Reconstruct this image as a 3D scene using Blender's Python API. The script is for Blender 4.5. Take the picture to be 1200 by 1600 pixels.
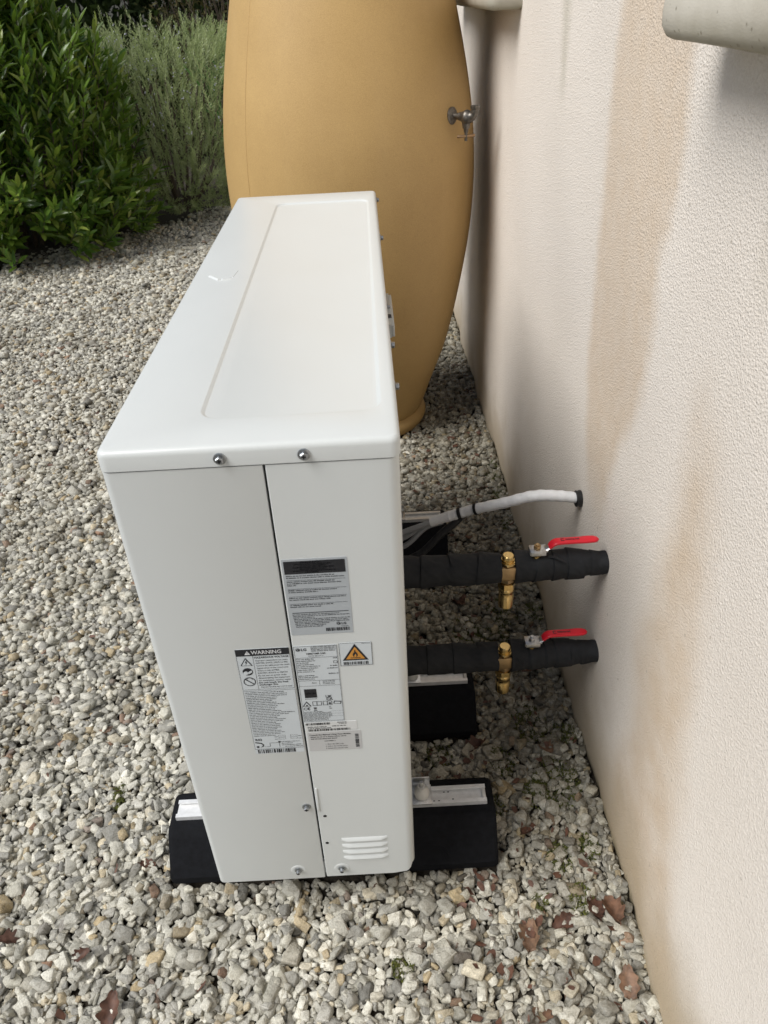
import bpy, bmesh, math, random
import numpy as np
from mathutils import Vector, Matrix, Euler
random.seed(11); rng = np.random.default_rng(11)
R_ = math.radians
scene = bpy.context.scene
for o in list(bpy.data.objects): bpy.data.objects.remove(o)
COL = scene.collection

# ------------------------------------------------------------------ camera, world, sun, exposure
CAM_C = Vector((0.308684, -0.736513, 1.235799))
F_PX = 1209.06                                        # focal length in pixels of a 1600 px tall frame
CR = Vector((0.99856158, -0.03079273, -0.04389283))   # right
CF = Vector((0.00089898, 0.82813819, -0.56052326))    # forward
CU = CR.cross(CF).normalized()                        # up
cam_d = bpy.data.cameras.new('camera'); cam = bpy.data.objects.new('camera', cam_d); COL.objects.link(cam)
cam_d.sensor_fit = 'VERTICAL'; cam_d.sensor_height = 36; cam_d.sensor_width = 27
cam_d.lens = 36 * F_PX / 1600; cam_d.clip_start = 0.02; cam_d.clip_end = 300
M = Matrix.Identity(4)
for i in range(3):
    M[i][0] = CR[i]; M[i][1] = CU[i]; M[i][2] = -CF[i]; M[i][3] = CAM_C[i]
cam.matrix_world = M
cam_d.dof.use_dof = True; cam_d.dof.focus_distance = 1.45; cam_d.dof.aperture_fstop = 14
scene.camera = cam

SUN_EL, SUN_AZ = R_(50), R_(-114)                      # azimuth from +Y towards +X: the light comes from the left
world = bpy.data.worlds.new('World'); scene.world = world; world.use_nodes = True
nt = world.node_tree; nt.nodes.clear()
sky = nt.nodes.new('ShaderNodeTexSky'); sky.sky_type = 'NISHITA'; sky.sun_disc = False
sky.sun_elevation = SUN_EL; sky.sun_rotation = SUN_AZ
sky.air_density = 1.0; sky.dust_density = 2.0; sky.ozone_density = 1.0
hsv = nt.nodes.new('ShaderNodeHueSaturation'); hsv.inputs['Saturation'].default_value = 0.75   # thin cloud cover
bg = nt.nodes.new('ShaderNodeBackground'); bg.inputs['Strength'].default_value = 0.064
wo = nt.nodes.new('ShaderNodeOutputWorld')
nt.links.new(sky.outputs[0], hsv.inputs['Color']); nt.links.new(hsv.outputs[0], bg.inputs[0]); nt.links.new(bg.outputs[0], wo.inputs[0])
sun_d = bpy.data.lights.new('sun', 'SUN'); sun_d.energy = 3.1; sun_d.angle = R_(38); sun_d.color = (1.0, 0.995, 0.98)
sun = bpy.data.objects.new('sun', sun_d); COL.objects.link(sun)
sdir = Vector((math.sin(SUN_AZ) * math.cos(SUN_EL), math.cos(SUN_AZ) * math.cos(SUN_EL), math.sin(SUN_EL)))
sun.rotation_euler = sdir.to_track_quat('Z', 'Y').to_euler(); sun.location = (-6, 2, 8)
vs = scene.view_settings
vs.view_transform = 'Standard'; vs.look = 'None'; vs.exposure = 0.24; vs.gamma = 1.0; vs.use_curve_mapping = False

ZG = -0.100      # the ground the gravel lies on
WX = 0.700       # the wall plane

# ------------------------------------------------------------------ helpers
def srgb(r, g, b):
    f = lambda c: (c / 255) / 12.92 if c / 255 <= 0.04045 else ((c / 255 + 0.055) / 1.055) ** 2.4
    return (f(r), f(g), f(b))

def tag(o, label=None, cat=None, group=None, kind=None):
    if label: o['label'] = label
    if cat: o['category'] = cat
    if group: o['group'] = group
    if kind: o['kind'] = kind
    return o

def empty(name, loc, label=None, cat=None, group=None):
    o = bpy.data.objects.new(name, None); COL.objects.link(o); o.location = loc
    o.empty_display_size = 0.05
    return tag(o, label, cat, group)

def wloc(o):
    v = Vector((0, 0, 0))
    while o is not None:
        v += Vector(o.location); o = o.parent
    return v

class MB:
    """collects geometry for ONE mesh object (world coordinates)"""
    def __init__(s): s.v = []; s.f = []
    def add(s, vs_, fs_):
        n = len(s.v); s.v += [tuple(v) for v in vs_]; s.f += [tuple(i + n for i in f) for f in fs_]; return s
    def box(s, x0, x1, y0, y1, z0, z1):
        return s.add([(x0,y0,z0),(x1,y0,z0),(x1,y1,z0),(x0,y1,z0),(x0,y0,z1),(x1,y0,z1),(x1,y1,z1),(x0,y1,z1)],
                     [(3,2,1,0),(4,5,6,7),(0,1,5,4),(1,2,6,5),(2,3,7,6),(3,0,4,7)])
    def rbox(s, x0, x1, y0, y1, z0, z1, w, seg=2):
        bm = bmesh.new(); t = MB().box(x0,x1,y0,y1,z0,z1)
        vv = [bm.verts.new(v) for v in t.v]
        for f in t.f: bm.faces.new([vv[i] for i in f])
        bmesh.ops.bevel(bm, geom=bm.edges[:], offset=w, segments=seg, affect='EDGES', profile=0.5)
        bm.verts.index_update(); r = s.add([v.co[:] for v in bm.verts], [[v.index for v in f.verts] for f in bm.faces]); bm.free(); return r
    def loft(s, loops, cap0=True, cap1=True, close=True):
        n = len(loops[0]); vs_ = [p for l in loops for p in l]; fs_ = []
        for k in range(len(loops) - 1):
            for i in range(n if close else n - 1):
                j = (i + 1) % n
                fs_.append((k*n+i, k*n+j, (k+1)*n+j, (k+1)*n+i))
        if cap0: fs_.append(tuple(range(n))[::-1])
        if cap1: fs_.append(tuple((len(loops)-1)*n + i for i in range(n)))
        return s.add(vs_, fs_)
    def lathe(s, prof, o, axis='z', seg=24, cap0=True, cap1=True, phase=0.0):
        loops = []
        for a, r in prof:
            l = []
            for i in range(seg):
                t = 2*math.pi*i/seg + phase; c, d = r*math.cos(t), r*math.sin(t)
                if axis == 'z': l.append((o[0]+c, o[1]+d, o[2]+a))
                elif axis == 'x': l.append((o[0]+a, o[1]+c, o[2]+d))
                else: l.append((o[0]+d, o[1]+a, o[2]+c))
            loops.append(l)
        return s.loft(loops, cap0, cap1)
    def tube(s, pts, rad, seg=12, cap=True, flat=1.0):
        pts = [Vector(p) for p in pts]; n = len(pts); loops = []
        rad = rad if hasattr(rad, '__len__') else [rad]*n
        up = Vector((0, 0, 1)); 
        if abs((pts[-1]-pts[0]).normalized().z) > 0.9: up = Vector((0, 1, 0))
        for i, p in enumerate(pts):
            t = (pts[min(i+1, n-1)] - pts[max(i-1, 0)]).normalized()
            a = t.cross(up).normalized(); b = a.cross(t).normalized()
            loops.append([tuple(p + a*rad[i]*math.cos(2*math.pi*k/seg) + b*flat*rad[i]*math.sin(2*math.pi*k/seg)) for k in range(seg)])
        return s.loft(loops, cap, cap)
    def prism(s, poly, axis, a0, a1):
        def P(u, v, a): return {'y': (u, a, v), 'x': (a, u, v), 'z': (u, v, a)}[axis]
        return s.loft([[P(u, v, a0) for u, v in poly], [P(u, v, a1) for u, v in poly]])
    def build(s, name, mat, parent=None, smooth=35, label=None):
        V = np.array(s.v, float); c = (V.min(0) + V.max(0)) / 2
        me = bpy.data.meshes.new(name); me.from_pydata((V - c).tolist(), [], s.f); me.update()
        bm = bmesh.new(); bm.from_mesh(me); bmesh.ops.recalc_face_normals(bm, faces=bm.faces[:]); bm.to_mesh(me); bm.free()
        if smooth: me.shade_smooth(); me.set_sharp_from_angle(angle=R_(smooth))
        me.materials.append(mat)
        o = bpy.data.objects.new(name, me); COL.objects.link(o)
        o.location = Vector(c) - (wloc(parent) if parent else Vector((0,0,0)))
        if parent: o.parent = parent
        if label: o['label'] = label
        return o

def rrect(x0, x1, y0, y1, r, z, n=5):
    """rounded rectangle loop, counter-clockwise, n points a corner"""
    l = []
    for cx, cy, a in ((x1-r, y0+r, -90), (x1-r, y1-r, 0), (x0+r, y1-r, 90), (x0+r, y0+r, 180)):
        for k in range(n):
            t = R_(a + 90*k/(n-1)); l.append((cx + r*math.cos(t), cy + r*math.sin(t), z))
    return l

def bez(pts, n=10):
    """Catmull-Rom through points"""
    P = [Vector(p) for p in pts]; P = [2*P[0]-P[1]] + P + [2*P[-1]-P[-2]]; out = []
    for i in range(1, len(P)-2):
        for k in range(n):
            t = k/n
            out.append(0.5*((2*P[i]) + (-P[i-1]+P[i+1])*t + (2*P[i-1]-5*P[i]+4*P[i+1]-P[i+2])*t*t + (-P[i-1]+3*P[i]-3*P[i+1]+P[i+2])*t**3))
    return out + [P[-2]]

# ------------------------------------------------------------------ materials
class NT:
    def __init__(s, name):
        s.m = bpy.data.materials.new(name); s.m.use_nodes = True; s.t = s.m.node_tree
        s.b = s.t.nodes['Principled BSDF']; s.out = s.t.nodes['Material Output']
    def n(s, typ, **kw):
        nd = s.t.nodes.new(typ)
        for k, v in kw.items():
            if k.startswith('i_'): nd.inputs[k[2:].replace('_', ' ')].default_value = v
            else: setattr(nd, k, v)
        return nd
    def l(s, a, b): s.t.links.new(a, b)
    def coord(s, kind='Object'):
        return s.n('ShaderNodeTexCoord').outputs[kind]
    def noise(s, vec, scale, detail=4, rough=0.55, dist=0):
        nd = s.n('ShaderNodeTexNoise'); nd.inputs['Scale'].default_value = scale; nd.inputs['Detail'].default_value = detail
        nd.inputs['Roughness'].default_value = rough; nd.inputs['Distortion'].default_value = dist
        if vec is not None: s.l(vec, nd.inputs['Vector'])
        return nd.outputs['Fac']
    def ramp(s, fac, stops, interp='LINEAR'):
        nd = s.n('ShaderNodeValToRGB'); nd.color_ramp.interpolation = interp; cr = nd.color_ramp
        while len(cr.elements) < len(stops): cr.elements.new(0.5)
        for e, (p, c) in zip(cr.elements, stops):
            e.position = p; e.color = (*c, 1) if len(c) == 3 else c
        s.l(fac, nd.inputs[0]); return nd.outputs[0]
    def mix(s, fac, a, b, mode='MIX'):
        nd = s.n('ShaderNodeMix', data_type='RGBA', blend_type=mode)
        for v, i in ((fac, 0), (a, 6), (b, 7)):
            if hasattr(v, 'is_linked') or hasattr(v, 'links'): s.l(v, nd.inputs[i])
            elif i == 0: nd.inputs[0].default_value = v
            else: nd.inputs[i].default_value = (*v, 1)
        return nd.outputs[2]
    def math(s, op, a, b=None, c=None, clamp=False):
        nd = s.n('ShaderNodeMath', operation=op); nd.use_clamp = clamp
        for i, v in enumerate((a, b, c)):
            if v is None: continue
            if hasattr(v, 'links'): s.l(v, nd.inputs[i])
            else: nd.inputs[i].default_value = v
        return nd.outputs[0]
    def bump(s, h, strength=0.3, dist=0.001, prev=None):
        nd = s.n('ShaderNodeBump'); nd.inputs['Strength'].default_value = strength; nd.inputs['Distance'].default_value = dist
        s.l(h, nd.inputs['Height'])
        if prev is not None: s.l(prev, nd.inputs['Normal'])
        return nd.outputs[0]
    def setp(s, **kw):
        for k, v in kw.items():
            nm = k.replace('_', ' ')
            if hasattr(v, 'links'): s.l(v, s.b.inputs[nm])
            else: s.b.inputs[nm].default_value = (*v, 1) if isinstance(v, tuple) and len(v) == 3 else v
        return s.m

def simple(name, col, rough=0.5, metal=0.0, var=0.06, scale=60, bump=0.0, bscale=400, bdist=0.0005, rvar=0.08, spec=0.5):
    t = NT(name); c = t.coord()
    nz = t.noise(c, scale, 5)
    a = tuple(max(0, x*(1-var)) for x in col); b = tuple(min(1, x*(1+var)) for x in col)
    t.setp(Base_Color=t.ramp(nz, [(0.3, a), (0.7, b)]), Metallic=metal, Specular_IOR_Level=spec)
    rr = t.n('ShaderNodeMapRange'); t.l(nz, rr.inputs[0]); rr.inputs[3].default_value = max(0.03, rough-rvar); rr.inputs[4].default_value = min(1, rough+rvar)
    t.l(rr.outputs[0], t.b.inputs['Roughness'])
    if bump: t.l(t.bump(t.noise(c, bscale, 3), bump, bdist), t.b.inputs['Normal'])
    return t.m

MAT = {}
t = NT('white_powder_coat'); c = t.coord(); dn = t.noise(c, 6, 6, 0.65)
t.setp(Base_Color=t.ramp(dn, [(0.3, (0.610, 0.632, 0.620)), (0.7, (0.625, 0.648, 0.636))]), Roughness=t.math('ADD', 0.25, t.math('MULTIPLY', dn, 0.12)))
rip = t.bump(t.noise(c, 4.5, 2), 0.12, 0.004); t.l(t.bump(t.noise(c, 900, 3), 0.12, 0.0003, rip), t.b.inputs['Normal']); MAT['powder'] = t.m
MAT['inner'] = simple('dark_chassis', (0.035, 0.035, 0.036), 0.7)
MAT['hole'] = simple('dark_hole', (0.006, 0.006, 0.006), 0.9)
MAT['zinc'] = simple('zinc_steel', (0.55, 0.56, 0.57), 0.32, 1.0, var=0.15, scale=300)
MAT['screw'] = simple('screw_steel', (0.38, 0.40, 0.42), 0.30, 1.0, var=0.2, scale=500)
MAT['alu'] = simple('brushed_aluminium', (0.86, 0.86, 0.85), 0.38, 0.35, var=0.08, scale=90)
MAT['fin'] = simple('coil_fins', (0.10, 0.11, 0.12), 0.5, 0.6)
MAT['rubber'] = simple('black_rubber', (0.0065, 0.0070, 0.0085), 0.82, var=0.35, scale=90, bump=0.5, bscale=700, bdist=0.0008, spec=0.15)
MAT['brass'] = simple('brass', (0.68, 0.49, 0.21), 0.24, 1.0, var=0.06, scale=60)
MAT['brassold'] = simple('cast_brass', (0.46, 0.32, 0.17), 0.45, 1.0, var=0.10, scale=120, bump=0.2, bscale=600)
MAT['red'] = simple('red_grip', (0.66, 0.012, 0.028), 0.34, var=0.06, scale=90)
MAT['blackplastic'] = simple('black_plastic', (0.012, 0.012, 0.013), 0.38)
MAT['greycable'] = simple('grey_cable', (0.36, 0.365, 0.37), 0.5)
MAT['darkcable'] = simple('dark_cable', (0.028, 0.028, 0.029), 0.5)
MAT['nylon'] = simple('white_nylon', (0.62, 0.61, 0.58), 0.45)
MAT['tap'] = simple('weathered_bronze', (0.17, 0.155, 0.135), 0.42, 0.85, var=0.35, scale=150, bump=0.3, bscale=300)
MAT['tapcopper'] = simple('worn_brass_bar', (0.36, 0.24, 0.14), 0.4, 0.9)
MAT['ink'] = simple('black_ink', (0.013, 0.014, 0.018), 0.5)
MAT['inkgrey'] = simple('grey_ink', (0.09, 0.09, 0.095), 0.5)
MAT['inkwhite'] = simple('white_ink', (0.62, 0.63, 0.64), 0.5)
MAT['orange'] = simple('orange_ink', (0.55, 0.25, 0.045), 0.45)
MAT['stk_silver'] = simple('silver_sticker', (0.40, 0.43, 0.45), 0.4, var=0.03, scale=30)
MAT['stk_white'] = simple('white_sticker', (0.57, 0.61, 0.63), 0.4, var=0.02, scale=30)
MAT['stk_film'] = simple('pale_film_sticker', (0.64, 0.65, 0.64), 0.4, var=0.02, scale=30)
MAT['stk_grey'] = simple('grey_sticker', (0.50, 0.50, 0.495), 0.45, var=0.03, scale=30)
MAT['rust_edge'] = simple('sill_concrete_trim', (0.5, 0.48, 0.42), 0.8)

def m_tape(name, col, rough, sc, bs=0.3):
    t = NT(name); c = t.coord()
    nz = t.noise(c, sc, 5); fine = t.noise(c, 900, 2)
    t.setp(Base_Color=t.ramp(nz, [(0.3, tuple(x*0.85 for x in col)), (0.75, tuple(min(0.86, x*1.15) for x in col))]), Roughness=rough, Specular_IOR_Level=0.3)
    wv = t.n('ShaderNodeTexWave', wave_type='BANDS', bands_direction='DIAGONAL'); wv.inputs['Scale'].default_value = 22; wv.inputs['Distortion'].default_value = 11; wv.inputs['Detail'].default_value = 3
    t.l(c, wv.inputs['Vector'])
    b1 = t.bump(wv.outputs['Fac'], bs, 0.0016); b2 = t.bump(fine, 0.3, 0.0005, b1)
    t.l(b2, t.b.inputs['Normal']); return t.m
MAT['foam'] = m_tape('black_foam_tape', (0.017, 0.018, 0.020), 0.72, 70)
MAT['whitetape'] = m_tape('white_pvc_tape', (0.85, 0.855, 0.85), 0.4, 60, 0.18)

# jar plastic: ochre, speckled, slightly streaked with wear
t = NT('ochre_plastic'); c = t.coord()
big = t.noise(c, 4.0, 6, 0.65); sp = t.noise(c, 700, 2, 0.7); md = t.noise(c, 60, 4)
mp = t.n('ShaderNodeMapping'); t.l(c, mp.inputs[0]); mp.inputs['Scale'].default_value = (14, 14, 1.2); st = t.noise(mp.outputs[0], 1.0, 4)
c0 = t.ramp(big, [(0.3, (0.460, 0.298, 0.112)), (0.7, (0.560, 0.372, 0.146))])
c1 = t.mix(0.35, c0, t.ramp(sp, [(0.35, (0.26, 0.15, 0.055)), (0.65, (0.62, 0.42, 0.19))]))
c2 = t.mix(t.math('MULTIPLY', t.ramp(st, [(0.5, (0, 0, 0)), (0.8, (1, 1, 1))]), 0.30), c1, (0.52, 0.35, 0.16))
c3 = t.mix(t.math('MULTIPLY', t.ramp(md, [(0.6, (0, 0, 0)), (0.8, (1, 1, 1))]), 0.18), c2, (0.27, 0.16, 0.06))
t.setp(Base_Color=c3, Roughness=0.52, Specular_IOR_Level=0.4)
t.l(t.bump(sp, 0.35, 0.0008), t.b.inputs['Normal']); MAT['jar'] = t.m

# wall render: cream roughcast with beige run-off stains (their own shapes, in wall coordinates)
def curve_node(t, fac, pts, lo, hi, vlo, vhi):
    """value(z) through the points, z in [lo,hi], value in [vlo,vhi]"""
    mr = t.n('ShaderNodeMapRange'); t.l(fac, mr.inputs[0]); mr.inputs[1].default_value = lo; mr.inputs[2].default_value = hi
    fc = t.n('ShaderNodeFloatCurve'); cv = fc.mapping.curves[0]
    pp = sorted(((z-lo)/(hi-lo), (v-vlo)/(vhi-vlo)) for z, v in pts)
    while len(cv.points) < len(pp): cv.points.new(0.5, 0.5)
    for q, (a, b) in zip(cv.points, pp): q.location = (a, b)
    fc.mapping.update(); t.l(mr.outputs[0], fc.inputs['Value'])
    m2 = t.n('ShaderNodeMapRange'); t.l(fc.outputs[0], m2.inputs[0]); m2.inputs[3].default_value = vlo; m2.inputs[4].default_value = vhi
    return m2.outputs[0]
def m_wall():
    t = NT('roughcast_render')
    geo = t.n('ShaderNodeNewGeometry'); pos = geo.outputs['Position']
    sx = t.n('ShaderNodeSeparateXYZ'); t.l(pos, sx.inputs[0]); Y, Z = sx.outputs[1], sx.outputs[2]
    warp = t.math('MULTIPLY', t.math('SUBTRACT', t.noise(pos, 7, 4), 0.5), 0.055)
    warp2 = t.math('MULTIPLY', t.math('SUBTRACT', t.noise(pos, 60, 3), 0.5), 0.02)
    Yw = t.math('ADD', Y, t.math('ADD', warp, warp2))
    def band(L, Rr, soft, zlo, zhi, zsoft):
        l_ = curve_node(t, Z, L, -0.2, 1.3, -0.5, 1.0); r_ = curve_node(t, Z, Rr, -0.2, 1.3, -0.5, 1.0)
        def step(x, s):
            mr = t.n('ShaderNodeMapRange', interpolation_type='SMOOTHSTEP'); t.l(x, mr.inputs[0]); mr.inputs[1].default_value = -s; mr.inputs[2].default_value = s; return mr.outputs[0]
        k = t.math('MULTIPLY', step(t.math('SUBTRACT', l_, Yw), soft), step(t.math('SUBTRACT', Yw, r_), soft))
        Zw = t.math('ADD', Z, t.math('MULTIPLY', warp, 2.0))
        mr = t.n('ShaderNodeMapRange', interpolation_type='SMOOTHSTEP'); t.l(Zw, mr.inputs[0]); mr.inputs[1].default_value = zlo-zsoft; mr.inputs[2].default_value = zlo+zsoft
        mr2 = t.n('ShaderNodeMapRange', interpolation_type='SMOOTHSTEP'); t.l(Zw, mr2.inputs[0]); mr2.inputs[1].default_value = zhi+zsoft; mr2.inputs[2].default_value = zhi-zsoft
        return t.math('MULTIPLY', k, t.math('MULTIPLY', mr.outputs[0], mr2.outputs[0]))
    s1 = band([(1.3,.614),(1.112,.61),(.933,.614),(.822,.60),(.699,.588),(.551,.545),(.414,.483),(.2,.42),(-.2,.36)],
              [(1.3,.30),(1.157,.30),(1.066,.287),(.974,.288),(.908,.302),(.796,.285),(.705,.300),(.60,.36),(.45,.40),(-.2,.30)], 0.030, 0.43, 1.4, 0.09)
    s2 = band([(1.3,.14),(.8,.120),(.64,.108),(.50,.125),(.372,.144),(.134,.13),(-.2,.30)],
              [(1.3,.05),(.85,.048),(.71,.020),(.523,-.016),(.276,-.077),(.119,-.127),(-.2,-.40)], 0.055, -0.5, 0.76, 0.12)
    s3 = band([(1.3,.03),(-.2,.03)], [(1.3,-.5),(-.2,-.5)], 0.03, 1.0, 1.4, 0.08)       # drip marks under the near sill
    s4 = band([(1.3,1.75),(-.2,1.65)], [(1.3,1.44),(-.2,1.50)], 0.03, 1.06, 1.4, 0.06)
    gr = t.noise(pos, 420, 3, 0.6); gr2 = t.noise(pos, 130, 3, 0.6); cl = t.noise(pos, 2.2, 5)
    vor = t.n('ShaderNodeTexVoronoi', feature='F1'); t.l(pos, vor.inputs['Vector']); vor.inputs['Scale'].default_value = 290
    base = t.ramp(cl, [(0.3, (0.770, 0.690, 0.602)), (0.7, (0.820, 0.745, 0.662))])
    base = t.mix(0.30, base, t.ramp(gr, [(0.3, (0.52, 0.475, 0.41)), (0.62, (0.86, 0.83, 0.78))]))
    base = t.mix(t.math('MULTIPLY', s1, t.ramp(t.noise(pos, 30, 5), [(0.25, (0.62, 0.62, 0.62)), (0.7, (0.9, 0.9, 0.9))])), base, (0.640, 0.520, 0.395))
    base = t.mix(t.math('MULTIPLY', s2, t.ramp(t.noise(pos, 16, 5), [(0.25, (0.45, 0.45, 0.45)), (0.75, (0.95, 0.95, 0.95))])), base, (0.62, 0.495, 0.365))
    base = t.mix(t.math('MULTIPLY', s3, t.ramp(t.noise(pos, 18, 4), [(0.35, (0, 0, 0)), (0.7, (0.8, 0.8, 0.8))])), base, (0.36, 0.32, 0.215))
    base = t.mix(t.math('MULTIPLY', s4, 0.45), base, (0.40, 0.37, 0.27))
    # splash dirt low on the wall, with an uneven upper edge
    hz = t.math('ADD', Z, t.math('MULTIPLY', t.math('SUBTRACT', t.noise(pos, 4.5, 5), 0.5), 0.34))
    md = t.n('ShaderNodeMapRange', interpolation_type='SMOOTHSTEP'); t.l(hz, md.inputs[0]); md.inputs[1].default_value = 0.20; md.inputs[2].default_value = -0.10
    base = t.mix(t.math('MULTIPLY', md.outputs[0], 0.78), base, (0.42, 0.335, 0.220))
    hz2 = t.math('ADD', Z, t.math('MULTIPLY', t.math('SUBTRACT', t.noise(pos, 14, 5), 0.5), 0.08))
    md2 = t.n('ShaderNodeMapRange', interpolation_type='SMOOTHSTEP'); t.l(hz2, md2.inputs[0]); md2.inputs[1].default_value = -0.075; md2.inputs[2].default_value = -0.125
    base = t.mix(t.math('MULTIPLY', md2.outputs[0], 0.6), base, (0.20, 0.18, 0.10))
    # dark pin specks and pale nicks
    spk = t.n('ShaderNodeTexVoronoi', feature='F1'); t.l(pos, spk.inputs['Vector']); spk.inputs['Scale'].default_value = 22; spk.inputs['Randomness'].default_value = 1
    base = t.mix(t.ramp(spk.outputs['Distance'], [(0.035, (0.55, 0.55, 0.55)), (0.06, (0, 0, 0))]), base, (0.30, 0.26, 0.20))
    t.setp(Base_Color=base, Roughness=0.9, Specular_IOR_Level=0.2)
    b0 = t.bump(t.noise(pos, 9, 3), 0.12, 0.010)
    b1 = t.bump(gr2, 0.12, 0.0020, b0); b2 = t.bump(vor.outputs['Distance'], 0.55, 0.0020, b1); b3 = t.bump(gr, 0.9, 0.0016, b2)
    t.l(b3, t.b.inputs['Normal']); return t.m
MAT['wall'] = m_wall()

def m_sill():
    t = NT('weathered_concrete_sill'); geo = t.n('ShaderNodeNewGeometry'); pos = geo.outputs['Position']
    a = t.noise(pos, 9, 6); f = t.noise(pos, 500, 2)
    v = t.n('ShaderNodeTexVoronoi'); t.l(pos, v.inputs['Vector']); v.inputs['Scale'].default_value = 75
    nrm = t.n('ShaderNodeSeparateXYZ'); t.l(pos, nrm.inputs[0])
    col = t.ramp(a, [(0.3, (0.42, 0.385, 0.315)), (0.7, (0.55, 0.515, 0.44))])
    col = t.mix(t.ramp(v.outputs['Distance'], [(0.08, (0.8, 0.8, 0.8)), (0.16, (0, 0, 0))]), col, (0.16, 0.14, 0.10))
    alg = t.math('ADD', nrm.outputs[2], t.math('MULTIPLY', t.math('SUBTRACT', t.noise(pos, 25, 5), 0.5), 0.03))
    mr = t.n('ShaderNodeMapRange'); t.l(alg, mr.inputs[0]); mr.inputs[1].default_value = 1.205; mr.inputs[2].default_value = 1.178
    col = t.mix(t.math('MULTIPLY', mr.outputs[0], 0.5), col, (0.24, 0.21, 0.12))
    t.setp(Base_Color=col, Roughness=0.8); t.l(t.bump(f, 0.4, 0.001), t.b.inputs['Normal']); return t.m
MAT['sill'] = m_sill()

def m_stone():
    t = NT('limestone_gravel')
    at = t.n('ShaderNodeAttribute', attribute_name='stone'); s = t.n('ShaderNodeSeparateXYZ'); t.l(at.outputs['Vector'], s.inputs[0])
    geo = t.n('ShaderNodeNewGeometry'); pos = geo.outputs['Position']
    off = t.n('ShaderNodeVectorMath', operation='MULTIPLY_ADD'); t.l(at.outputs['Vector'], off.inputs[0]); off.inputs[1].default_value = (7, 5, 3); t.l(pos, off.inputs[2]); p = off.outputs[0]
    col = t.ramp(s.outputs[0], [(0.0, (0.30, 0.295, 0.28)), (0.14, (0.45, 0.44, 0.415)), (0.30, (0.58, 0.565, 0.515)), (0.48, (0.67, 0.655, 0.60)), (0.62, (0.56, 0.545, 0.485)),
                             (0.78, (0.74, 0.725, 0.675)), (0.90, (0.60, 0.55, 0.45)), (0.965, (0.50, 0.40, 0.25)), (0.985, (0.24, 0.235, 0.23)), (1.0, (0.36, 0.22, 0.15))])
    n1 = t.noise(p, 85, 6, 0.65, 0.6); n2 = t.noise(p, 420, 3)
    col = t.mix(0.85, col, t.ramp(n1, [(0.26, (0.42, 0.40, 0.36)), (0.42, (0.92, 0.90, 0.86)), (0.58, (1.12, 1.11, 1.09)), (0.78, (1.42, 1.40, 1.36))]), 'MULTIPLY')
    col = t.mix(0.6, col, t.ramp(n2, [(0.3, (0.60, 0.59, 0.56)), (0.7, (1.25, 1.24, 1.22))]), 'MULTIPLY')
    vein = t.noise(p, 60, 5, 0.7, 2.5)
    col = t.mix(t.math('MULTIPLY', t.ramp(vein, [(0.475, (0, 0, 0)), (0.5, (1, 1, 1)), (0.525, (0, 0, 0))]), 0.35), col, (0.62, 0.60, 0.55))
    # soil and algae film: in patches; heavier wall-side, painting in the unit's shade
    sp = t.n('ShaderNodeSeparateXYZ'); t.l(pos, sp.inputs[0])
    dirt_shade = t.n('ShaderNodeMapRange', interpolation_type='SMOOTHSTEP'); t.l(sp.outputs[0], dirt_shade.inputs[0]); dirt_shade.inputs[1].default_value = 0.15; dirt_shade.inputs[2].default_value = 0.60
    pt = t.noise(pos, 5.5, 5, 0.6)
    k = t.math('MULTIPLY', t.ramp(t.math('ADD', pt, t.math('MULTIPLY', dirt_shade.outputs[0], 0.30)), [(0.50, (0, 0, 0)), (0.74, (1, 1, 1))]), t.ramp(n1, [(0.3, (0.9, 0.9, 0.9)), (0.7, (0.25, 0.25, 0.25))]))
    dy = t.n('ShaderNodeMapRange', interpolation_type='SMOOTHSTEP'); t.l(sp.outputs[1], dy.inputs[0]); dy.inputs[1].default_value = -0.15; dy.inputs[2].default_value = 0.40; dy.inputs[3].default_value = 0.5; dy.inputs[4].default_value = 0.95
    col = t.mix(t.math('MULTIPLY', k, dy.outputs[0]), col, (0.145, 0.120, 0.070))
    drk = t.ramp(s.outputs[1], [(0.0, (0.58, 0.58, 0.58)), (0.6, (1.0, 1.0, 1.0)), (1.0, (1.15, 1.15, 1.15))])
    col = t.mix(1.0, col, drk, 'MULTIPLY'); col = t.mix(1.0, col, (0.96, 0.96, 0.93), 'MULTIPLY')
    t.setp(Base_Color=col, Roughness=0.78, Specular_IOR_Level=0.3)
    b1 = t.bump(n1, 0.8, 0.0050); t.l(t.bump(n2, 0.7, 0.0018, b1), t.b.inputs['Normal']); return t.m
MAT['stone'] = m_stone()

def m_ground():
    t = NT('gravel_ground'); geo = t.n('ShaderNodeNewGeometry'); pos = geo.outputs['Position']
    v = t.n('ShaderNodeTexVoronoi', feature='F1'); t.l(pos, v.inputs['Vector']); v.inputs['Scale'].default_value = 42
    w = t.n('ShaderNodeTexWhiteNoise'); t.l(v.outputs['Position'], w.inputs['Vector'])
    col = t.ramp(w.outputs['Value'], [(0, (0.22, 0.21, 0.19)), (0.5, (0.40, 0.38, 0.335)), (0.85, (0.52, 0.49, 0.44)), (1, (0.44, 0.33, 0.18))])
    col = t.mix(t.ramp(v.outputs['Distance'], [(0.35, (0, 0, 0)), (0.62, (1, 1, 1))]), col, (0.045, 0.038, 0.028))
    # below the loose stones the bed is dark soil
    sp = t.n('ShaderNodeSeparateXYZ'); t.l(pos, sp.inputs[0])
    t.setp(Base_Color=col, Roughness=0.9); inv = t.math('SUBTRACT', 1.0, v.outputs['Distance'])
    t.l(t.bump(inv, 1.0, 0.02), t.b.inputs['Normal']); return t.m
MAT['ground'] = m_ground()
MAT['soil'] = simple('dark_soil', (0.040, 0.032, 0.022), 0.95, var=0.5, scale=40, bump=0.8, bscale=90, bdist=0.01)

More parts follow.
